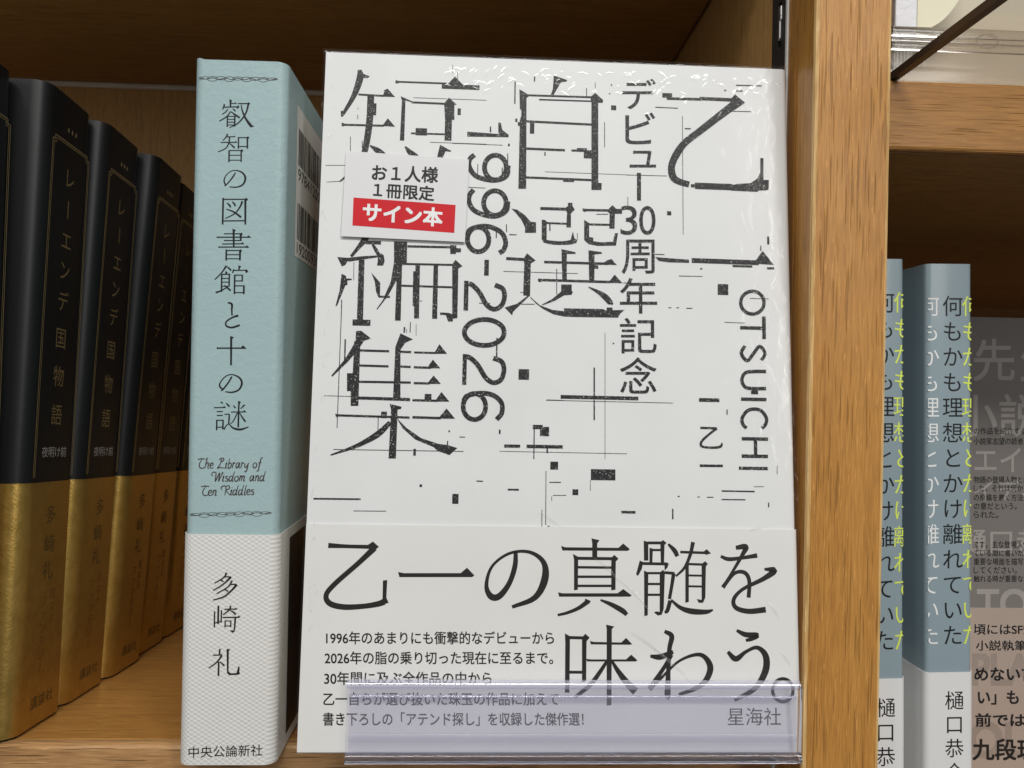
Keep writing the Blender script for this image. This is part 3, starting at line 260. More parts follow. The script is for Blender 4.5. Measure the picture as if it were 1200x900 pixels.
"の意だという。",0,18.36,58.08,36.04,58.31,18.31,60.8],["T","られた。",0,18.42,54.68,28.51,54.8,18.37,57.4],["T","ます。主な登場人物",0,18.64,42.77,41.39,43.01,18.59,45.49],["T","ている間に書いた",0,18.71,39.36,
38.92,39.57,18.66,42.08],["T","重要な場面を描写する",0,18.77,35.96,44.05,36.2,18.72,38.68],["T","してください。",0,18.83,32.56,36.51,32.72,18.78,35.28],["T","触れる時が重要なもの",0,18.9,29.15,44.18,29.37,18.85,
31.88]],"grey_black":[["T","頃にはSF短編",0.01,19.22,8.33,49.39,8.51,19.14,12.59],["T","小説執筆を",0.01,20.08,1.98,45.74,2.11,20.01,5.98],["T","めない言葉",0.02,19.75,-10.08,51.61,-9.98,19.65,-4.64],
["T","い」も「ま",0.02,21.32,-19.42,49.9,-19.37,21.22,-13.71],["T","前では、",0.02,20.46,-28.22,43.49,-28.2,20.37,-23.05],["T","九段理",0.02,19.59,-41.55,46.55,-41.58,19.44,-33.21]],"grey_dim":[["T",
"PLA",0.03,19.31,-11.44,43.17,-11.37,19.09,0.35],["T","OU",0.03,18.45,-40.46,43.72,-40.49,18.2,-26.86]]}''')
# ------------------------------------------------------------------ materials
class NT:
    def __init__(s, name):
        s.m = bpy.data.materials.new(name); s.m.use_nodes = True; s.t = s.m.node_tree; s.n = s.t.nodes; s.b = s.n['Principled BSDF']
    def add(s, typ, **kw):
        n = s.n.new(typ)
        for k, v in kw.items():
            if hasattr(n, k): setattr(n, k, v)
        return n
    def link(s, a, b): s.t.links.new(a, b)
    def coords(s, scale=(1, 1, 1), rot=(0, 0, 0)):
        tc = s.add('ShaderNodeTexCoord'); mp = s.add('ShaderNodeMapping')
        mp.inputs['Scale'].default_value = scale; mp.inputs['Rotation'].default_value = rot
        s.link(tc.outputs['Object'], mp.inputs['Vector']); return mp.outputs['Vector']
    def noise(s, vec, scale, detail=3, rough=.5, dist=0):
        n = s.add('ShaderNodeTexNoise'); n.inputs['Scale'].default_value = scale; n.inputs['Detail'].default_value = detail
        n.inputs['Roughness'].default_value = rough; n.inputs['Distortion'].default_value = dist
        s.link(vec, n.inputs['Vector']); return n.outputs['Fac']
    def ramp(s, fac, stops):
        n = s.add('ShaderNodeValToRGB'); e = n.color_ramp.elements
        while len(e) < len(stops): e.new(.5)
        for i, (p, c) in enumerate(stops): e[i].position = p; e[i].color = (*c, 1) if len(c) == 3 else c
        s.link(fac, n.inputs['Fac']); return n.outputs['Color']
    def mix(s, fac, a, b, typ='MIX'):
        n = s.add('ShaderNodeMix', data_type='RGBA', blend_type=typ)
        for v, i in ((fac, 0), (a, 6), (b, 7)):
            if hasattr(v, 'links') or hasattr(v, 'is_output'): s.link(v, n.inputs[i])
            elif i == 0: n.inputs[0].default_value = v
            else: n.inputs[i].default_value = (*v, 1)
        return n.outputs[2]
    def math(s, op, a, b=None):
        n = s.add('ShaderNodeMath', operation=op)
        for i, v in enumerate((a, b)):
            if v is None: continue
            if hasattr(v, 'is_output'): s.link(v, n.inputs[i])
            else: n.inputs[i].default_value = v
        return n.outputs[0]
    def bump(s, h, dist, strength=1.0):
        n = s.add('ShaderNodeBump'); n.inputs['Distance'].default_value = dist; n.inputs['Strength'].default_value = strength
        s.link(h, n.inputs['Height']); s.link(n.outputs[0], s.b.inputs['Normal']); return n
    def set(s, **kw):
        for k, v in kw.items():
            i = s.b.inputs[k.replace('_', ' ')]
            if hasattr(v, 'is_output'): s.link(v, i)
            else: i.default_value = (*v, 1) if isinstance(v, tuple) and len(v) == 3 else v
        return s
def simple(name, col, rough=.5, metal=0, spec=.5, var=.06, vscale=60, bump=0, bscale=900):
    t = NT(name); v = t.coords()
    n = t.noise(v, vscale, 4)
    c = t.ramp(n, [(.3, tuple(x*(1-var) for x in col)), (.7, tuple(min(1, x*(1+var)) for x in col))])
    t.set(Base_Color=c, Roughness=rough, Metallic=metal, Specular_IOR_Level=spec)
    if bump: t.bump(t.noise(v, bscale, 3), bump)
    return t.m
def wood(name, light, mid, dark, axis='z', pore=.55, rough=.38, coarse=1.0):
    t = NT(name)
    k = {'z': (1, 1, .045), 'x': (.045, 1, 1), 'y': (1, .045, 1)}[axis]
    v = t.coords(k)
    g = t.noise(v, 300*coarse, 6, .66, .4)
    base = t.ramp(g, [(.3, dark), (.48, mid), (.68, light)])
    big = t.noise(t.coords(tuple(x**.6 for x in k)), 22, 3, .5, 1.2)
    base = t.mix(t.math('MULTIPLY', big, .5), base, mid)
    fine = t.noise(v, 2600, 2, .6)
    base = t.mix(.34, base, t.ramp(fine, [(.35, tuple(c*.6 for c in mid)), (.65, tuple(min(1, c*1.25) for c in light))]))
    k2 = {'z': (1, 1, .032), 'x': (.032, 1, 1), 'y': (1, .032, 1)}[axis]
    p = t.noise(t.coords(k2, (0, R(-3), 0)), 1900, 0, .5, 0)
    pm = t.ramp(p, [(.25, (1, 1, 1)), (.33, (0, 0, 0))])
    base = t.mix(t.math('MULTIPLY', pm, pore), base, tuple(c*.32 for c in mid))
    # pale rubbed flecks
    f = t.noise(t.coords({'z': (1, 1, .09), 'x': (.09, 1, 1), 'y': (1, .09, 1)}[axis]), 1900, 2, .6)
    fm = t.ramp(f, [(.64, (0, 0, 0)), (.74, (1, 1, 1))])
    base = t.mix(t.math('MULTIPLY', fm, .55), base, tuple(min(1, c*1.45+.03) for c in light))
    rg = t.math('ADD', t.math('MULTIPLY', big, .25), rough-.12)
    t.set(Base_Color=base, Roughness=rg, Specular_IOR_Level=.4)
    t.bump(t.math('SUBTRACT', t.math('MULTIPLY', g, .5), t.math('MULTIPLY', pm, .6)), .00018)
    return t.m
def paper(name, col, rough=.55, weave=False, crumple=0, spec=.35, coat=0):
    t = NT(name); v = t.coords()
    n = t.noise(v, 35, 5)
    c = t.ramp(n, [(.3, tuple(x*.965 for x in col)), (.7, tuple(min(1, x*1.02) for x in col))])
    t.set(Base_Color=c, Roughness=rough, Specular_IOR_Level=spec, Coat_Weight=coat, Coat_Roughness=.12)
    if weave:
        sx = t.add('ShaderNodeSeparateXYZ'); t.link(v, sx.inputs[0])
        ya = t.math('MULTIPLY', t.math('ADD', sx.outputs['X'], sx.outputs['Y']), 3300); za = t.math('MULTIPLY', sx.outputs['Z'], 5200)
        hgt = t.math('MULTIPLY', t.math('SINE', ya), t.math('SINE', za))
        t.bump(t.math('ADD', hgt, t.noise(v, 900, 2)), .000055, .8)
    elif crumple:
        a = t.noise(v, 420, 4, .6, .5); t.bump(a, crumple)
    else:
        t.bump(t.noise(v, 45, 2), .0002, .35)
    return t.m
def ink_speckled(name, col, fleck, amount=.63):
    t = NT(name); n = t.noise(t.coords(), 2700, 1, .6)
    m = t.ramp(n, [(amount, (0, 0, 0)), (amount+.06, (1, 1, 1))])
    t.set(Base_Color=t.mix(m, col, fleck), Roughness=.5, Specular_IOR_Level=.3); return t.m
def clear_film(name, tint, veil, veil_amt, rough=.08, ior=1.45, bump=None):
    t = NT(name); n = t.n; n.remove(t.b)
    tr = t.add('ShaderNodeBsdfTransparent'); tr.inputs[0].default_value = (*tint, 1)
    gl = t.add('ShaderNodeBsdfGlossy'); gl.inputs['Roughness'].default_value = rough; gl.inputs['Color'].default_value = (1, 1, 1, 1)
    df = t.add('ShaderNodeBsdfDiffuse'); df.inputs[0].default_value = (*veil, 1)
    fr = t.add('ShaderNodeFresnel'); fr.inputs[0].default_value = ior
    m1 = t.add('ShaderNodeMixShader'); m1.inputs[0].default_value = veil_amt
    t.link(tr.outputs[0], m1.inputs[1]); t.link(df.outputs[0], m1.inputs[2])
    ge = t.add('ShaderNodeNewGeometry'); fac = t.math('MULTIPLY', fr.outputs[0], t.math('SUBTRACT', 1.0, ge.outputs['Backfacing']))
    m2 = t.add('ShaderNodeMixShader'); t.link(fac, m2.inputs[0]); t.link(m1.outputs[0], m2.inputs[1]); t.link(gl.outputs[0], m2.inputs[2])
    if bump:
        b = t.add('ShaderNodeBump'); b.inputs['Distance'].default_value = bump[1]
        h = t.noise(t.coords(bump[2]), bump[0], 3, .5, 1.0); t.link(h, b.inputs['Height']); t.link(b.outputs[0], gl.inputs['Normal']); t.link(b.outputs[0], fr.inputs['Normal'])
    t.link(m2.outputs[0], n['Material Output'].inputs['Surface']); return t.m

OAK = ((.56, .275, .066), (.475, .215, .046), (.36, .15, .032))
M_post = wood('oak_post', *OAK, axis='z', pore=.42)
M_arris = wood('worn_arris', (.84, .60, .30), (.66, .38, .13), (.46, .23, .06), axis='z', pore=.3)
M_board = wood('oak_board', (.48, .24, .064), (.41, .19, .047), (.31, .138, .033), axis='x', pore=.28)
M_oak_shaded = wood('shade_darkened_oak', (.36, .20, .06), (.30, .155, .045), (.22, .105, .03), axis='x', pore=.4)  # darker copy of the oak: shade under boards put into the colour
M_edge = wood('worn_edge', (.55, .33, .15), (.42, .22, .085), (.27, .13, .05), axis='x', pore=.7)
M_panel = wood('panel_veneer', (.62, .37, .145), (.54, .31, .11), (.45, .24, .08), axis='z', pore=.35)
M_metal = simple('grey_steel', (.10, .10, .10), .42, .7)
M_zinc = simple('bright_steel', (.75, .75, .74), .3, .9)
M_whitelip = simple('painted_white_lip', (.82, .82, .80), .45)
M_hole_shade = simple('hole_shade', (.01, .009, .008), .8)  # near-black standing in for the shade inside slots and holes
M_gap_light = simple('pale_gap_light', (.72, .68, .62), .6)  # pale colour standing in for light caught in the ceiling gap
M_black = paper('black_jacket', (.0075, .008, .0085), .42, spec=.35)
M_gold = None
def gold(name, c0, c1):
    t = NT(name); v = t.coords(); n = t.noise(v, 260, 5, .65)
    c = t.ramp(n, [(.32, c0), (.68, c1)])
    t.set(Base_Color=c, Metallic=.85, Roughness=t.ramp(n, [(.3, (.30,)*3), (.7, (.42,)*3)]), Specular_IOR_Level=.5)
    t.bump(t.noise(v, 1500, 3), .00006); return t.m
M_gold = gold('gold_band', (.47, .295, .07), (.55, .355, .095))
M_foil = simple('gold_foil', (.46, .35, .16), .4, .5)
M_foil2 = simple('dim_foil', (.22, .15, .065), .5, .2)
M_ink = simple('black_ink', (.014, .014, .015), .45, 0, .3)
M_ink_obi = simple('obi_ink', (.018, .016, .015), .4, 0, .35)
M_ink_cover = ink_speckled('speckled_ink', (.016, .016, .017), (.50, .50, .49), .64)
M_ink_brown = simple('brown_ink', (.10, .06, .018), .5, 0, .3)
M_ink_red = simple('rust_ink', (.20, .085, .018), .5, 0, .3)
M_cover = paper('white_jacket', (.765, .775, .77), .5)
M_obi = paper('ivory_obi', (.775, .77, .745), .5)
M_pages = paper('page_block', (.72, .66, .52), .8)
M_teal = paper('pale_teal_jacket', (.375, .51, .52), .42, crumple=.00017)
M_teal_obi = paper('embossed_obi', (.73, .72, .69), .6, weave=True)
M_label = paper('barcode_label', (.80, .79, .76), .55)
M_scriptink = simple('brown_grey_ink', (.075, .06, .055), .5, 0, .3)
M_blue = paper('slate_blue_jacket', (.26, .335, .37), .35, coat=.25)
M_blue_obi = paper('laid_obi', (.72, .72, .71), .6)
M_yellow = simple('acid_yellow_ink', (.68, .80, .12), .5)
M_whiteink = simple('white_ink', (.80, .81, .80), .5)
M_greyb = paper('taupe_jacket', (.205, .19, .18), .55)
M_greyo = paper('taupe_obi', (.42, .345, .295), .6)
M_glight = simple('pale_grey_ink', (.36, .335, .315), .5)
M_gdim = simple('dim_grey_ink', (.32, .265, .23), .5)
M_sticker = NT('sticker_paper').set(Base_Color=(.82, .82, .83), Roughness=.45, Alpha=.86, Specular_IOR_Level=.3).m
M_red = simple('red_print', (.60, .02, .028), .6, 0, .2)
M_film = clear_film('shrink_film', (.997, .997, .995), (.9, .9, .9), .006, .10, 1.33, (260, .00012, (1, 1, .5)))
M_filmw = clear_film('wrinkled_film', (.99, .99, .985), (.95, .95, .95), .04, .14, 1.9)
M_plastic = clear_film('clear_lavender_plastic', (.978, .976, .992), (.74, .74, .85), .05, .05, 1.45, (90, .0006, (1, 1, 2)))
M_lip = clear_film('rolled_lip_plastic', (.93, .93, .985), (.82, .82, .95), .22, .12, 2.2)
M_lip2 = clear_film('fold_plastic', (.97, .97, .985), (.85, .85, .95), .08, .15, 1.5)
M_ribs = NT('rib_glass').set(Base_Color=(.93, .92, .90), Roughness=.06, IOR=1.45, Transmission_Weight=1.0).m
M_glass = NT('lavender_glass').set(Base_Color=(.93, .93, .985), Roughness=.03, IOR=1.45, Transmission_Weight=1.0).m
M_plastic2 = clear_film('grey_clear_plastic', (.92, .91, .90), (.5, .48, .45), .08, .12, 1.5)
M_traydark = simple('smoked_edge', (.03, .024, .024), .35)
M_cream = paper('cream_pages', (.80, .76, .58), .8)
M_whitebook = paper('white_cover', (.80, .80, .82), .5, crumple=.0003)
M_beige = paper('beige_cover', (.60, .54, .42), .6)
M_acrylic = clear_film('smoky_acrylic', (.955, .945, .93), (.5, .47, .43), .05, .05, 1.3)
_t = NT('page_edges'); _w = _t.add('ShaderNodeTexWave'); _w.bands_direction = 'X'; _w.inputs['Scale'].default_value = 300; _t.link(_t.coords(), _w.inputs['Vector'])
M_striped = _t.set(Base_Color=_t.ramp(_w.outputs['Fac'], [(.2, (.5, .47, .4)), (.7, (.80, .78, .72))]), Roughness=.8).m

# ------------------------------------------------------------------ mesh helpers
def obj(name, bm, mat, parent=None, smooth=False, tri=False):
    me = bpy.data.meshes.new(name); bm.normal_update(); bm.to_mesh(me); bm.free()
    for m in (mat if isinstance(mat, (list, tuple)) else [mat]): me.materials.append(m)
    if smooth:
        for p in me.polygons: p.use_smooth = True
    o = bpy.data.objects.new(name, me); COL.objects.link(o)
    if parent: o.parent = parent
    return o
def thing(name, label, cat, loc=(0, 0, 0), rot=(0, 0, 0), group=None):
    o = bpy.data.objects.new(name, None); COL.objects.link(o); o.location = loc; o.rotation_euler = rot; o.empty_display_size = .01
    o['label'] = label; o['category'] = cat
    if group: o['group'] = group
    return o
def box(bm, x0, x1, y0, y1, z0, z1, bevel=0, seg=2):
    r = bmesh.ops.create_cube(bm, size=1)
    vs = r['verts']
    for v in vs:
        v.co = Vector((x0+(x1-x0)*(v.co.x+.5), y0+(y1-y0)*(v.co.y+.5), z0+(z1-z0)*(v.co.z+.5)))
    if bevel:
        es = list({e for v in vs for e in v.link_edges})
        bmesh.ops.bevel(bm, geom=es, offset=bevel, segments=seg, profile=.5, affect='EDGES')
def boxobj(name, dims, mat, parent=None, bevel=0, seg=2):
    bm = bmesh.new(); box(bm, *dims, bevel=bevel, seg=seg); return obj(name, bm, mat, parent)
def extrude_profile(bm, pts, x0, x1, axis='x', closed=True):
    """pts: 2D loop; axis x: (y,z) swept along x ; axis z: (x,y) swept along z"""
    def P(p, t): return (t, p[0], p[1]) if axis == 'x' else (p[0], p[1], t)
    a = [bm.verts.new(P(p, x0)) for p in pts]; b = [bm.verts.new(P(p, x1)) for p in pts]
    n = len(pts); rng = range(n if closed else n-1)
    for i in rng: bm.faces.new((a[i], a[(i+1) % n], b[(i+1) % n], b[i]))
    if closed: bm.faces.new(list(reversed(a))); bm.faces.new(b)
    bmesh.ops.recalc_face_normals(bm, faces=bm.faces)
# ------------------------------------------------------------------ lettering
_font = {}
def glyphs(text, off):
    k = (text, off)
    if k not in _font:
        c = bpy.data.curves.new('lettering', 'FONT'); c.body = text; c.size = 1;  c.resolution_u = 5
        o = bpy.data.objects.new('lettering', c); COL.objects.link(o); bpy.context.view_layer.update()
        dg = bpy.context.evaluated_depsgraph_get(); e = o.evaluated_get(dg); me = e.to_mesh()
        _font[k] = _font[(text, None)] = ([(v.co.x, v.co.y) for v in me.vertices], [tuple(p.vertices) for p in me.polygons])
        e.to_mesh_clear(); bpy.data.objects.remove(o); bpy.data.curves.remove(c)
    return _font[k]
def smooth_ribbon(pts, k=5):
    """Catmull-Rom through (x,y,w), returned as an outline strip"""
    if len(pts) == 2: out = [Vector(p) for p in pts]
    else:
        q = [Vector(p) for p in pts]; q = [q[0]*2-q[1]] + q + [q[-1]*2-q[-2]]; out = []
        for i in range(1, len(q)-2):
            for j in range(k):
                t = j/k; a, b, c, d = q[i-1:i+3]
                out.append(.5*((2*b)+(c-a)*t+(2*a-5*b+4*c-d)*t*t+(3*b-a-3*c+d)*t**3))
        out.append(q[-2])
    L, Rr = [], []
    for i, p in enumerate(out):
        d = (out[min(i+1, len(out)-1)] - out[max(i-1, 0)]); n = Vector((-d.y, d.x)); 
        if n.length: n.normalize()
        hw = max(p.z, .1)/2
        L.append((p.x+n.x*hw, p.y+n.y*hw)); Rr.append((p.x-n.x*hw, p.y-n.y*hw))
    return L, Rr
def ink_bm(items, place, step=1.5e-7):
    """items in millimetres on the paper; place(u, v, lift) -> local point"""
    bm = bmesh.new(); lift = 0
    def poly(pts):
        cl = []
        for p in pts:
            if not cl or (abs(p[0]-cl[-1][0])+abs(p[1]-cl[-1][1])) > 1e-4: cl.append(p)
        if len(cl) < 3: return
        area = sum(cl[i][0]*cl[(i+1) % len(cl)][1]-cl[(i+1) % len(cl)][0]*cl[i][1] for i in range(len(cl)))
        if area < 0: cl.reverse()
        bm.faces.new([bm.verts.new(place(u*1e-3, v*1e-3, lift)) for u, v in cl])
    for it in items:
        lift += step
        k = it[0]
        if k == 'P': poly(list(zip(it[1::2], it[2::2])))
        elif k == 'L':
            x0, y0, x1, y1, wd = it[1:]; d = Vector((x1-x0, y1-y0)); d.normalize(); nx, ny = -d.y*wd/2, d.x*wd/2
            poly([(x0+nx, y0+ny), (x0-nx, y0-ny), (x1-nx, y1-ny), (x1+nx, y1+ny)])
        elif k == 'S':
            L, Rr = smooth_ribbon(list(zip(it[1::3], it[2::3], it[3::3])))
            for i in range(len(L)-1): poly([L[i], Rr[i], Rr[i+1], L[i+1]])
        elif k == 'T':
            text, off = it[1:3]; bl, br, tl = Vector(it[3:5]), Vector(it[5:7]), Vector(it[7:9])
            vs, fs = glyphs(text, off)
            x0 = min(v[0] for v in vs); x1 = max(v[0] for v in vs); y0 = min(v[1] for v in vs); y1 = max(v[1] for v in vs)
            for dx, dy in (((0, 0),) if off <= 0 else ((-off, -off), (off, -off), (-off, off), (off, off))):
                lift += step; nv = []
                for x, y in vs:
                    p = bl + (br-bl)*((x+dx-x0)/(x1-x0)) + (tl-bl)*((y+dy-y0)/(y1-y0)); nv.append(bm.verts.new(place(p.x*1e-3, p.y*1e-3, lift)))
                for f in fs:
                    try: bm.faces.new([nv[i] for i in f])
                    except ValueError: pass
        elif k == 'C':       # one character in its em cell: text, u, v, em [, squeeze]
            text, off, u, v, em = it[1:6]; sq = it[6] if len(it) > 6 else 1
            vs, fs = glyphs(text, off)
            if text == 'ー': vs = [(.5+(.38-y), .38+(.5-x)) for x, y in vs]
            nv = [bm.verts.new(place((u+(x-.5)*em*sq)*1e-3, (v+(y-.38)*em)*1e-3, lift)) for x, y in vs]
            for f in fs:
                try: bm.faces.new([nv[i] for i in f])
                except ValueError: pass
    return bm
# ------------------------------------------------------------------ books
def u_profile(W, T, r, off, thick, inner=True, n=7):
    """jacket in plan: front cover along y=0 (x 0..W), spine at x=W, back cover along y=T"""
    def path(o):
        rr = max(r+o, .0002); p = [(0, -o)]
        cx, cy = W-r, r
        p += [(cx+rr*math.sin(a), cy-rr*math.cos(a)) for a in [R(90)*i/n for i in range(n+1)]]
        cx, cy = W-r, T-r
        p += [(cx+rr*math.cos(a), cy+rr*math.sin(a)) for a in [R(90)*i/n for i in range(n+1)]]
        p.append((0, T+o)); return p
    return path(off) + list(reversed(path(off-thick)))
def sheet_round(name, W, T, H0, H1, r, off, thick, mat, parent, wavy=0, nz=1):
    bm = bmesh.new(); pts = u_profile(W, T, r, off, thick); n = len(pts)
    # resample the spine so that its edges can be uneven
    rings = []
    for j in range(nz+1):
        z = H0+(H1-H0)*j/nz; ring = []
        for i, (x, y) in enumerate(pts):
            dz = 0
            if wavy and j in (0, nz): dz = wavy*noise.noise((x*120+3, y*220, 7+j))
            ring.append(bm.verts.new((x, y, z+dz)))
        rings.append(ring)
    for a, b in zip(rings, rings[1:]):
        for i in range(n): bm.faces.new((a[i], a[(i+1) % n], b[(i+1) % n], b[i]))
    h = n//2
    for ring in (rings[0], rings[-1]):
        for i in range(h-1): bm.faces.new((ring[i], ring[i+1], ring[n-2-i], ring[n-1-i]))
    bmesh.ops.recalc_face_normals(bm, faces=bm.faces)
    o = obj(name, bm, mat, parent, smooth=True)
    for p in o.data.polygons:
        if abs(p.normal.z) > .5: p.use_smooth = False
    o.data.set_sharp_from_angle(angle=R(35)); return o
def book_core(W, T, H, r, parent, jacket, pages, th=.0007, wavy=0):
    j = sheet_round('jacket', W, T, 0, H, r, 0, th, jacket, parent, wavy, 6)
    p = boxobj('page_block', (.0035, W-.003, th+.0002, T-th-.0002, .0025, H-.0028), pages, parent)
    return j, p
def on_front(lift0): return lambda u, v, l: (u, -(lift0+l), v)
def on_spine(W, lift0): return lambda u, v, l: (W+lift0+l, u, v)
def on_back(T, lift0): return lambda u, v, l: (u, T+lift0+l, v)

# ================================================================== the bookcase
case = thing('bookcase', 'honey oak shop bookcase with a wide upright between two open bays, holding all the books', 'bookcase', (0, .2237, 0))
def cpart(name, x0, x1, y0, y1, z0, z1, mat, bevel=.0006, parent=None):
    return boxobj(name, (x0, x1, y0-.2237, y1-.2237, z0, z1), mat, parent or case, bevel)
ZC, YB = .2567, .4137
up = cpart('upright', .0883, .1095, .203, .2155, -.20, .30, [M_post, M_arris], .0011)
for p in up.data.polygons:
    if max(abs(c) for c in p.normal) < .98: p.material_index = 1
cpart('side_panel', .0892, .1033, .2352, YB-.0005, -.20, .30, M_panel)
# slotted steel standard let into the side panel
bm = bmesh.new(); XS = .0886
y0, y1 = .2232-.2237, .2350-.2237; ym = (y0+y1)/2; hw = .0014
prev = -.20
for k in range(15):
    z = .2140 + (k-12)*.0335
    if z-.007 > prev: box(bm, XS, XS+.001, ym-hw, ym+hw, prev, z-.007)
    prev = z+.007
box(bm, XS, XS+.001, ym-hw, ym+hw, prev, .30)
box(bm, XS, XS+.001, y0, ym-hw, -.20, .30); box(bm, XS, XS+.001, ym+hw, y1, -.20, .30)
std = obj('shelf_standard', bm, M_metal, case)
boxobj('slot_shade_backing', (XS+.0012, XS+.0060, y0, y1, -.20, .30), M_hole_shade, std)  # black sheet painted as the shade seen through the slots
boxobj('bright_lip', (XS-.0006, XS+.001, y0-.0014, y0-.0002, -.20, .30), M_whitelip, std)
boxobj('upright_rebate', (.0884, .1035, .2157-.2237, .2217-.2237-.0002, -.20, .30), M_post, case)
boxobj('gap_shade_filler', (XS+.0012, XS+.0149, .2218-.2237, y0-.0002, -.20, .30), M_hole_shade, std)  # black filler painted as the shade in the gap behind the lip
bm = bmesh.new(); box(bm, XS-.0004, XS+.001, ym-.0009, ym+.0006, .2140-.0045, .2140+.0040, .0003); box(bm, XS-.0004, XS+.001, ym-.0016, ym+.0000, .2140+.001, .2140+.0055, .0003); obj('shelf_clip', bm, M_zinc, std)
cpart('back_panel', -.62, .1034, YB, YB+.006, -.20, .30, M_panel)
cpart('upper_shelf', -.62, .0880, .2237, YB-.004, ZC, ZC+.021, M_oak_shaded, .001)  # ceiling of the left bay, its shade put into the oak colour
cpart('deep_back_panel', .1034, .62, .60, .606, -.20, .30, M_oak_shaded)  # set far back, in the darkened oak, to keep the bay dark
cpart('gap_light_strip', -.62, .0880, YB-.0035, YB-.0005, ZC-.0016, ZC+.002, M_gap_light)  # solid pale strip painted as the light in the gap
low = cpart('lower_shelf', -.62, .0880, .2275, YB-.0020, -.0205, 0, M_board, .0008)
# front lipping of the lower shelf with a rubbed, slightly uneven arris
bm = bmesh.new(); nx = 160; xs = [-.62+(.708*i/nx) for i in range(nx+1)]
prof = [(.2274, 0), (.2252, -.0001), (.2241, -.0005), (.2237, -.0013), (.2237, -.0205), (.2274, -.0205)]
rows = []
for x in xs:
    d = .00035*noise.noise((x*90, 0, 0)) + .0002*noise.noise((x*400, 3, 0))
    rows.append([bm.verts.new((x, y-.2237+(d if 0 < i < 4 else 0), z+(d*.7 if 0 < i < 4 else 0))) for i, (y, z) in enumerate(prof)])
for a, b in zip(rows, rows[1:]):
    for i in range(len(prof)): bm.faces.new((a[i], a[(i+1) % len(prof)], b[(i+1) % len(prof)], b[i]))
bm.faces.new(rows[0]); bm.faces.new(rows[-1]); bmesh.ops.recalc_face_normals(bm, faces=bm.faces)
obj('front_lipping', bm, M_edge, low)
low.rotation_euler = (-R(4.5), 0, 0)     # the display shelf tips back
ms = cpart('middle_shelf', .1037, .62, .2186, .5995, .1735, .1935, M_oak_shaded, .0006)  # underside shade put into the board colour; its front keeps lighter oak
cpart('front_lipping', .1037, .62, .2158, .2185, .1735, .1935, M_board, .0010, ms)
cpart('bottom_shelf', .1037, .62, .2158, .5995, -.068, -.0478, M_board, .001)
bm = bmesh.new(); bmesh.ops.create_cone(bm, segments=16, radius1=.0012, radius2=.0012, depth=.0006, cap_ends=True, matrix=Matrix.Translation((.1036, .229-.2237, .1690)) @ Matrix.Rotation(R(90), 4, 'Y'))
obj('peg_hole', bm, M_hole_shade, case)  # flat disc coloured as the shade inside the hole

# ================================================================== the white book facing out
MW, MT, MH, LEAN = .1311, .0285, .1882, .09679
main = thing('hardback_book', 'white shrink-wrapped book with broken black lettering and a red and white sticker', 'book', (-.04445, .1998, .00881), (-LEAN, 0, 0))
jk, pg = book_core(MW, MT, MH, .0016, main, M_cover, M_pages)
obj('title_lettering', ink_bm(INK['cover'], on_front(.00005)), M_ink_cover, jk)
ob = sheet_round('paper_band', MW, MT, .0003, .0578, .0016, .0004, .00025, M_obi, main)
obj('headline_lettering', ink_bm(INK['obi'][:-6], on_front(.00045)), M_ink_obi, ob)
obj('blurb_lettering', ink_bm(INK['obi'][-6:-1], on_front(.00045)), M_ink_obi, ob)
obj('publisher_lettering', ink_bm(INK['obi'][-1:], on_front(.00045)), M_ink_obi, ob)
def film_sheet():
    # shrink film: flat over the cover, gathered and puckered along the head and the fore edge
    bm = bmesh.new(); nx, nz = 170, 240; g = []
    for j in range(nz+1):
        row = []
        for i in range(nx+1):
            u = -.0006+(MW+.0012)*i/nx; v = -.0004+(MH+.0010)*j/nz
            top = max(0, (v-(MH-.022))/.022); left = max(0, (.007-u)/.007); right = max(0, (u-(MW-.005))/.005)
            gate = max(0, noise.noise((u*55, v*130, 11))+.15)
            a = .00007*top*gate*noise.noise((u*620+v*420, v*900, 1)) + .00016*left*noise.noise((u*700, v*330, 5)) + .0001*right*noise.noise((u*700, v*260, 9))
            a += .00003*noise.noise((u*60, v*60, 2))
            row.append(bm.verts.new((u, -(.00058+a), v)))
        g.append(row)
    for a, b in zip(g, g[1:]):
        for i in range(nx): 
            f = bm.faces.new((a[i], a[i+1], b[i+1], b[i]))
    # over the head, with a slack bulge, and down behind
    prev = g[-1]
    for k, (yy, zz) in enumerate([(.003, .0006), (.010, .0011), (.018, .0012), (.025, .0007), (MT+.0006, -.0004)]):
        row = []
        for i in range(nx+1):
            u = -.0006+(MW+.0012)*i/nx; bul = max(0, math.sin(math.pi*min(max((u-.03)/.085, 0), 1)))
            row.append(bm.verts.new((u, yy, MH+.0003+zz*(.08+.9*bul)+.0003*noise.noise((u*260, k*1.3, 4)))))
        for i in range(nx): bm.faces.new((prev[i], prev[i+1], row[i+1], row[i]))
        prev = row
    return bm
bmp = film_sheet(); nf = len(bmp.faces)
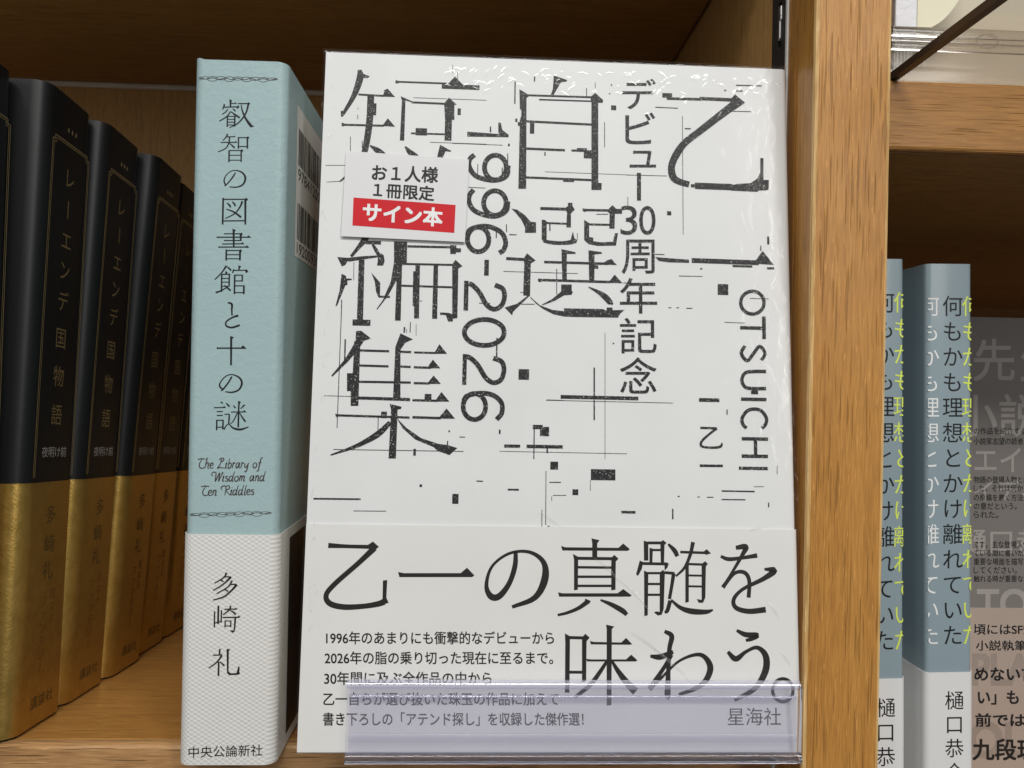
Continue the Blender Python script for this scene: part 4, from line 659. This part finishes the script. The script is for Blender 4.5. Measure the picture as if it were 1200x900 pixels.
# bright puckers where the film is gathered
def pucker(cx, cz, ln, wd, ang, h=.5):
    c, s_ = math.cos(ang), math.sin(ang); n = 8; rows = []
    for i in range(n+1):
        t = i/n; wv = wd*math.sin(math.pi*t)+.00002; bend = .05*ln*math.sin(math.pi*t)
        px, pz = cx+(t-.5)*ln*c-bend*s_, cz+(t-.5)*ln*s_+bend*c
        rows.append([bmp.verts.new((px-s_*k*wv, -(.00066+hh*h*wd*math.sin(math.pi*t)), pz+c*k*wv)) for k, hh in ((-1, 0), (0, 1), (1, 0))])
    for a, b in zip(rows, rows[1:]):
        for k in range(2): bmp.faces.new((a[k], b[k], b[k+1], a[k+1]))
for _ in range(100):
    u = random.uniform(.030, .129); d = abs(random.gauss(0, .005)); pucker(u, MH-.003-d*(.7 if u < .07 else 1.1), random.uniform(.0008, .0034), random.uniform(.00012, .00034), random.choice((R(15), R(40), R(48), R(55), R(-25)))+random.gauss(0, .2), random.uniform(.06, .32))
for _ in range(34):
    pucker(random.uniform(.0008, .004), random.uniform(.03, .18), random.uniform(.001, .003), random.uniform(.0001, .00025), R(80)+random.gauss(0, .4), random.uniform(.08, .3))
for px, pz, ln, an in ((.086, .0405, .014, -.75), (.079, .047, .010, -.72), (.1205, .058, .006, .3), (.127, .024, .005, -.9), (.124, .0365, .006, -.95), (.064, .0595, .008, -.55), (.095, .0225, .026, -.69), (.0915, .0262, .016, -.66)):
    pucker(px, pz, ln, .0004, an, .2)
bmp.faces.ensure_lookup_table()
for f in bmp.faces[nf:]: f.material_index = 1
obj('shrink_wrap', bmp, [M_film, M_filmw], main, smooth=True)
def flatpart(name, key, lift, mat, parent, thick=.00012):
    it = INK[key][0]; pts = list(zip(it[1::2], it[2::2])); bm = bmesh.new()
    a = [bm.verts.new((u*1e-3, -lift, v*1e-3)) for u, v in pts]; b = [bm.verts.new((u*1e-3, -lift-thick, v*1e-3)) for u, v in pts]
    bm.faces.new(a); bm.faces.new(b)
    for i in range(len(a)): bm.faces.new((a[i], a[(i+1) % len(a)], b[(i+1) % len(a)], b[i]))
    bmesh.ops.recalc_face_normals(bm, faces=bm.faces); return obj(name, bm, mat, parent)
stk = flatpart('sticker', 'sticker', .00072, M_sticker, main)
stk['label'] = 'white price-limit sticker with a red panel'
flatpart('red_panel', 'sticker_red', .00086, M_red, stk, .00002)
obj('sticker_lettering', ink_bm(INK['sticker_black'], on_front(.00089)), M_ink, stk)
obj('panel_lettering', ink_bm(INK['sticker_white'], on_front(.00091)), M_whiteink, stk)

# ================================================================== clear price rail in front of it
rail = thing('price_rail', 'empty clear lavender plastic label rail across the foot of the white book', 'label holder', (0, .197, 0))
def rail_sheet(name, path, x0, x1, th, parent, mat=M_plastic, caps=False):
    # path: list of (y, z) centre line
    n = len(path); Lp, Rp = [], []
    for i, p in enumerate(path):
        a = Vector(path[max(i-1, 0)]); b = Vector(path[min(i+1, n-1)]); d = (b-a).normalized(); nn = Vector((-d.y, d.x))*th/2
        Lp.append((p[0]+nn.x, p[1]+nn.y)); Rp.append((p[0]-nn.x, p[1]-nn.y))
    bm = bmesh.new(); extrude_profile(bm, Lp+list(reversed(Rp)), x0, x1)
    o = obj(name, bm, mat, parent, smooth=True); o.data.set_sharp_from_angle(angle=R(40)); return o
X0, X1 = -.0317, .0850
front = [(-.0007, .0083), (-.0006, .0105), (-.0003, .0140), (.0000, .0200), (.0003, .0262)]
rail_sheet('front_sheet', front, X0, X1, .0007, rail)
rail_sheet('back_sheet', [(.0010, .0092), (.0013, .0150), (.0017, .0205), (.0020, .0236)], X0+.0004, X1-.0004, .0005, rail)
rail_sheet('ledge', [(-.0007, .0079), (.0012, .0073), (.0100, .00645), (.0262, .0048), (.0340, .0041), (.0352, .0034), (.0356, .0010), (.0356, .0002)], X0, X1, .0008, rail)
def rod(name, cy, cz, ry, rz, x0, x1, mat, parent, n=14):
    bm = bmesh.new(); extrude_profile(bm, [(cy+ry*math.cos(2*math.pi*k/n), cz+rz*math.sin(2*math.pi*k/n)) for k in range(n)], x0, x1)
    o = obj(name, bm, mat, parent, smooth=True); o.data.set_sharp_from_angle(angle=R(50)); return o
rod('top_lip', .0010, .0272, .0014, .0011, X0, X1, M_lip, rail)
rod('inner_edge', .0020, .0237, .0005, .0004, X0+.0004, X1-.0004, M_lip, rail)
rod('inner_fold', .0010, .0135, .0005, .0011, X0+.0004, X1-.0004, M_lip2, rail)
rod('bottom_bead', -.0008, .0091, .0011, .0014, X0, X1, M_glass, rail)
er = rod('end_rim', 0, 0, .0007, .0005, .0086, .0270, M_glass, rail)
er.rotation_euler = (0, R(-90), 0); er.location = (X1, .0002, 0)

# ================================================================== teal book, spine out
TX, TY, TT, TW, TH = -.0784, .21156, .0250, .130, .1902
teal = thing('hardback_book', 'pale teal book standing spine outward with a white embossed band, left of the white book', 'book', (TX, TY+TW, 0), (0, 0, R(-90)))
jk, pg = book_core(TW, TT, TH, .0028, teal, M_teal, M_pages, wavy=.0011)
obj('title_lettering', ink_bm(INK['teal'], on_spine(TW, .00006)), M_ink, jk)
obj('script_lettering', ink_bm(INK['teal_script'], on_spine(TW, .00006)), M_scriptink, jk)
ob = sheet_round('paper_band', TW, TT, .0002, .0622, .0028, .0005, .00025, M_teal_obi, teal)
obj('author_lettering', ink_bm(INK['teal_obi'][:-1], on_spine(TW, .00056)), M_ink_obi, ob)
obj('publisher_lettering', ink_bm(INK['teal_obi'][-1:], on_spine(TW, .00056)), M_ink_obi, ob)
def back_rect(x_from_spine0, x_from_spine1, z0, z1, lift):
    bm = bmesh.new(); bm.faces.new([bm.verts.new((TW-a, TT+lift, z)) for a, z in ((x_from_spine0, z0), (x_from_spine0, z1), (x_from_spine1, z1), (x_from_spine1, z0))]); return bm
obj('dark_picture', back_rect(.0110, .128, .0034, .0593, .0006), simple('dark_picture', (.012, .012, .013), .45, var=.5, vscale=90), ob)
lb = obj('barcode_label', back_rect(.0118, .062, .1398, .1830, .00008), M_label, jk)
# bars and digits: (distance from the label's near edge, width)
items = []; rb = random.Random(12)
for zt, zb in ((.1770, .1665), (.1555, .1450)):
    a = .0142
    while a < .056:
        wbar = rb.choice((.0004, .0004, .0008, .0011)); items.append(['P'] + [1e3*q for q in (TW-a, zb, TW-a-wbar, zb, TW-a-wbar, zt, TW-a, zt)]); a += wbar + rb.choice((.0004, .0005, .0009))
tt = [['T', '9784120059', 0, 1e3*(TW-.0142), 162.2, 1e3*(TW-.052), 162.2, 1e3*(TW-.0142), 165.6], ['T', '1920093020', 0, 1e3*(TW-.0142), 140.9, 1e3*(TW-.052), 140.9, 1e3*(TW-.0142), 144.2]]
obj('barcode_bars', ink_bm(items+tt, on_back(TT, .00012)), M_ink, lb)

# ================================================================== the row of black books with gold bands
def black_parts(root, W, T, H):
    jk, pg = book_core(W, T, H, .0050, root, M_black, M_pages)
    sp = on_spine(W, .00006)
    F = []
    def fr(x0, y0, x1, y1, wd): F.append(['L', x0, y0, x1, y1, wd])
    a0, a1, zt = 4.6, T*1e3-2.2, 180.0
    for d, wd in ((0, .28), (.75, .22)):
        fr(a0+d, 74, a0+d, zt-2.4-d, wd); fr(a1-d, 74, a1-d, zt-2.4-d, wd)
        fr(a0+d, zt-2.4-d, a0+1.3+d, zt-2.4-d, wd); fr(a0+1.3+d, zt-2.4-d, a0+1.3+d, zt-1-d, wd)
        fr(a1-d, zt-2.4-d, a1-1.3-d, zt-2.4-d, wd); fr(a1-1.3-d, zt-2.4-d, a1-1.3-d, zt-1-d, wd); fr(a0+1.3+d, zt-1-d, a1-1.3-d, zt-1-d, wd)
    cx = T*500+1.0
    for k in (-2.2, 0, 2.2): F.append(['P', cx+k-.5, zt+3, cx+k, zt+2.2, cx+k+.5, zt+3, cx+k, zt+4.1])
    obj('gold_frame', ink_bm(F, sp), M_foil, jk)
    L = [['C', ch, -.012, cx, 168-dz, 7.0, .92] for dz, ch in zip((0, 10, 20, 29.5, 39.3, 51, 63, 75), 'レーエンデ国物語')]
    obj('title_lettering', ink_bm(L, sp), M_foil2, jk)
    L = [['C', ch, 0, cx+(i-1.5)*3.5, 81.5, 3.5] for i, ch in enumerate('夜明け前')]
    obj('subtitle_lettering', ink_bm(L, sp), M_glight, jk)
    ob = sheet_round('gold_band', W, T, .0004, .0724, .0050, .0004, .00025, M_gold, root)
    sp2 = on_spine(W, .00046)
    L = [['C', ch, .0, cx-.6, z, 6.0] for ch, z in zip('多崎礼', (62.5, 53.5, 45.5))]
    obj('author_lettering', ink_bm(L, sp2), M_ink_brown, ob)
    L = [['C', ch, .0, cx+(i-1)*4.2, 7.2, 4.0] for i, ch in enumerate('講談社')]
    obj('publisher_lettering', ink_bm(L, sp2), M_ink_brown, ob)
    L = [['C', ch, .0, cx-1.8, 36.5-3.9*i, 3.8] for i, ch in enumerate('ファンタジー')] + [['C', ch, .0, cx+2.8, 38.0-3.9*i, 3.6] for i, ch in enumerate('異なる')]
    obj('slogan_lettering', ink_bm(L, sp2), M_ink_red, ob)
BW, BT, BH = .131, .0286, .1935
GROUP_B = 'black and gold books standing one behind another'
def copy_tree(o, parent=None):
    c = o.copy(); COL.objects.link(c)
    if parent: c.parent = parent
    for ch in list(o.children): copy_tree(ch, c)
    return c
blabels = ['black book with a gold band cut off by the left edge, nearest of its row',
           'tall black book with a gold band and gold-framed spine, large at the left',
           'black gold-banded book showing its spine right behind the large left one',
           'black gold-banded book, third whole spine counted from the left edge',
           'narrow sliver of black gold-banded book right of the third whole spine',
           'deepest black gold-banded book, its band just showing against the teal spine']
bpos = [(-.1345, .1946, -1.7), (-.1305, .2239, -.3), (-.1311, .2532, .9), (-.1306, .2825, 2.2), (-.1335, .3118, 2.4), (-.1345, .3411, 2.4)]
proto = None
for lab, (x, y, ln) in zip(blabels, bpos):
    if proto is None:
        proto = thing('hardback_book', lab, 'book', group=GROUP_B); black_parts(proto, BW, BT, BH); b = proto
    else: b = copy_tree(proto)
    b['label'] = lab
    b.rotation_euler = (-R(4.3), R(ln), 0)
    b.location = Vector((x, y, -.0787*(y-.2237)+.0004)) - b.rotation_euler.to_matrix() @ Vector((BW, 0, 0))

# ================================================================== right bay: two slate-blue books, a grey one behind
def blue_parts(root, W, T, H, hob):
    jk, pg = book_core(W, T, H, .0015, root, M_blue, M_pages)
    sp = on_spine(W, .00006)
    zoff = 47.8
    def clipped(items, mat, name, lift=.00006):
        bm = ink_bm(items, on_spine(W, lift))
        for y, nrm in ((.0006, (0, -1, 0)), (T-.0004, (0, 1, 0))):
            bmesh.ops.bisect_plane(bm, geom=bm.verts[:]+bm.edges[:]+bm.faces[:], plane_co=(0, y, 0), plane_no=nrm, clear_outer=True)
        return bm
    for dx, mat, nm in ((0, M_ink, 'black_lettering'), (-7.1, M_whiteink, 'white_lettering'), (5.75, M_yellow, 'yellow_lettering')):
        obj(nm, clipped([['C', ch, -.004, u+dx, v+zoff, em] for ch, u, v, em in INK['blue']], mat, nm), mat, jk)
    ob = sheet_round('paper_band', W, T, .0003, hob, .0015, .0004, .00025, M_blue_obi, root)
    obj('band_lettering', ink_bm([['C', ch, 0, u, v+zoff, em] for ch, u, v, em in INK['blue_obi']], on_spine(W, .00046)), M_ink_obi, ob)
UW, UT, UH = .1285, .0140, .1898
GROUP_U = 'slate blue books with three-colour titles'
blueb = thing('hardback_book', 'slate blue book with white, black and yellow title columns, wholly right of the upright', 'book', (.1339, .221+UW, -.0478), (R(1.05), 0, R(-90)), GROUP_U)
blue_parts(blueb, UW, UT, UH, .0700)
b2 = copy_tree(blueb); b2['label'] = 'slate blue book half hidden by the oak upright'; b2.location = (.1105, .2158+UW, -.0478)
grey = thing('hardback_book', 'dim taupe book with big pale lettering facing out deep in the right bay', 'book', (.1800, .30, -.0477), (0, 0, 0))
jk, pg = book_core(.131, .02, .1826, .0016, grey, M_greyb, M_pages)
zo = .0477
def gshift(l): return lambda u, v, k: (u, -(l+k), v+zo)
obj('pale_lettering', ink_bm(INK['grey_light'], gshift(.00006)), M_glight, jk)
obj('small_lettering', ink_bm(INK['grey_small'], gshift(.00012)), M_ink, jk)
ob = sheet_round('paper_band', .131, .02, .0003, .0667, .0016, .0004, .00025, M_greyo, grey)
obj('dim_lettering', ink_bm(INK['grey_dim'], gshift(.00044)), M_gdim, ob)
obj('band_lettering', ink_bm(INK['grey_black'], gshift(.0005)), M_ink, ob)

# ================================================================== upper right: clear riser, tray and pale books
riser = thing('book_riser', 'ribbed clear plastic riser on the middle shelf in front of the pale books', 'riser', (.1168, .2195, .1937))
def riser_bm():
    prof = [(0, 0), (0, .0092), (-.0006, .0098), (-.0012, .0108), (-.0008, .0118), (-.0001, .0122), (-.0001, .0128), (-.0010, .0137), (-.0014, .0148), (-.0008, .0161), (.0001, .0167), (.0010, .0160), (.0012, .0148), (.0010, .0120), (.0010, 0)]
    bm = bmesh.new(); extrude_profile(bm, prof, .0006, .10); return bm
obj('ribbed_front', riser_bm(), M_plastic2, riser, smooth=True).data.set_sharp_from_angle(angle=R(50))
for zz, rr in ((.0108, .0012), (.0150, .0015), (.0129, .0007)): rod('rib', -.0008, zz, rr*.8, rr, .0006, .10, M_ribs, riser)
bm = bmesh.new()
for k in range(24):
    a0, a1 = R(360*k/24), R(360*(k+1)/24)
    q = [(.0287+rx*math.cos(a), -.0017, .0128+rz*math.sin(a)) for a in (a0, a1) for rx, rz in ((.0036, .0023), (.0029, .0016))]
    bm.faces.new([bm.verts.new(q[i]) for i in (0, 2, 3, 1)])
bmesh.ops.remove_doubles(bm, verts=bm.verts[:], dist=1e-6)
bmesh.ops.solidify(bm, geom=bm.faces[:], thickness=.0003)
obj('oval_mark', bm, M_plastic2, riser)
tray = thing('acrylic_tray', 'clear acrylic tray with dark edge jutting out above the middle shelf', 'tray', (.1163, .18, .1937))
boxobj('plate', (.0024, .12, -.03, .0385, .0001, .0019), M_acrylic, tray)
boxobj('dark_edge', (0, .0023, -.03, .0385, .0000, .0021), M_traydark, tray)
wb = thing('paperback_book', 'white covered book with cream pages standing behind the riser by the upright', 'book', (.1195, .2212, .1937))
boxobj('cover', (.0005, .0071, 0, .0100, .0166, .10), M_whitebook, wb, .0005)
def slab(name, pts, y0, y1, mat):
    bm = bmesh.new(); a = [bm.verts.new((x, y0, z)) for x, z in pts]; b = [bm.verts.new((x, y1, z)) for x, z in pts]
    bm.faces.new(a); bm.faces.new(list(reversed(b)))
    for i in range(len(a)): bm.faces.new((a[i], b[i], b[(i+1) % len(a)], a[(i+1) % len(a)]))
    bmesh.ops.recalc_face_normals(bm, faces=bm.faces); return obj(name, bm, mat, wb)
slab('page_block', [(.0073, .0168)] + [(.0073+.0125*t, .0168+.0022*t+.0075*t**2.6) for t in [i/10 for i in range(1, 11)]] + [(.0225, .032), (.0225, .10), (.0073, .10)], .0004, .0095, M_cream)
slab('page_foot', [(.0005, .0), (.0005, .0140), (.0068, .0140)] + [(.0068-.0055*t, .0108-.0085*t**.6) for t in [i/8 for i in range(0, 9)]] + [(.0010, .0)], .0004, .0060, M_striped)
bb = thing('paperback_book', 'beige shaded book standing behind the riser at the top right', 'book', (.1190, .2320, .1936))
boxobj('cover', (0, .130, 0, .0025, 0, .188), M_beige, bb, .0005); boxobj('page_block', (.002, .127, .0026, .018, .002, .186), M_pages, bb); boxobj('back_cover', (0, .130, .0181, .0206, 0, .188), M_beige, bb, .0005)
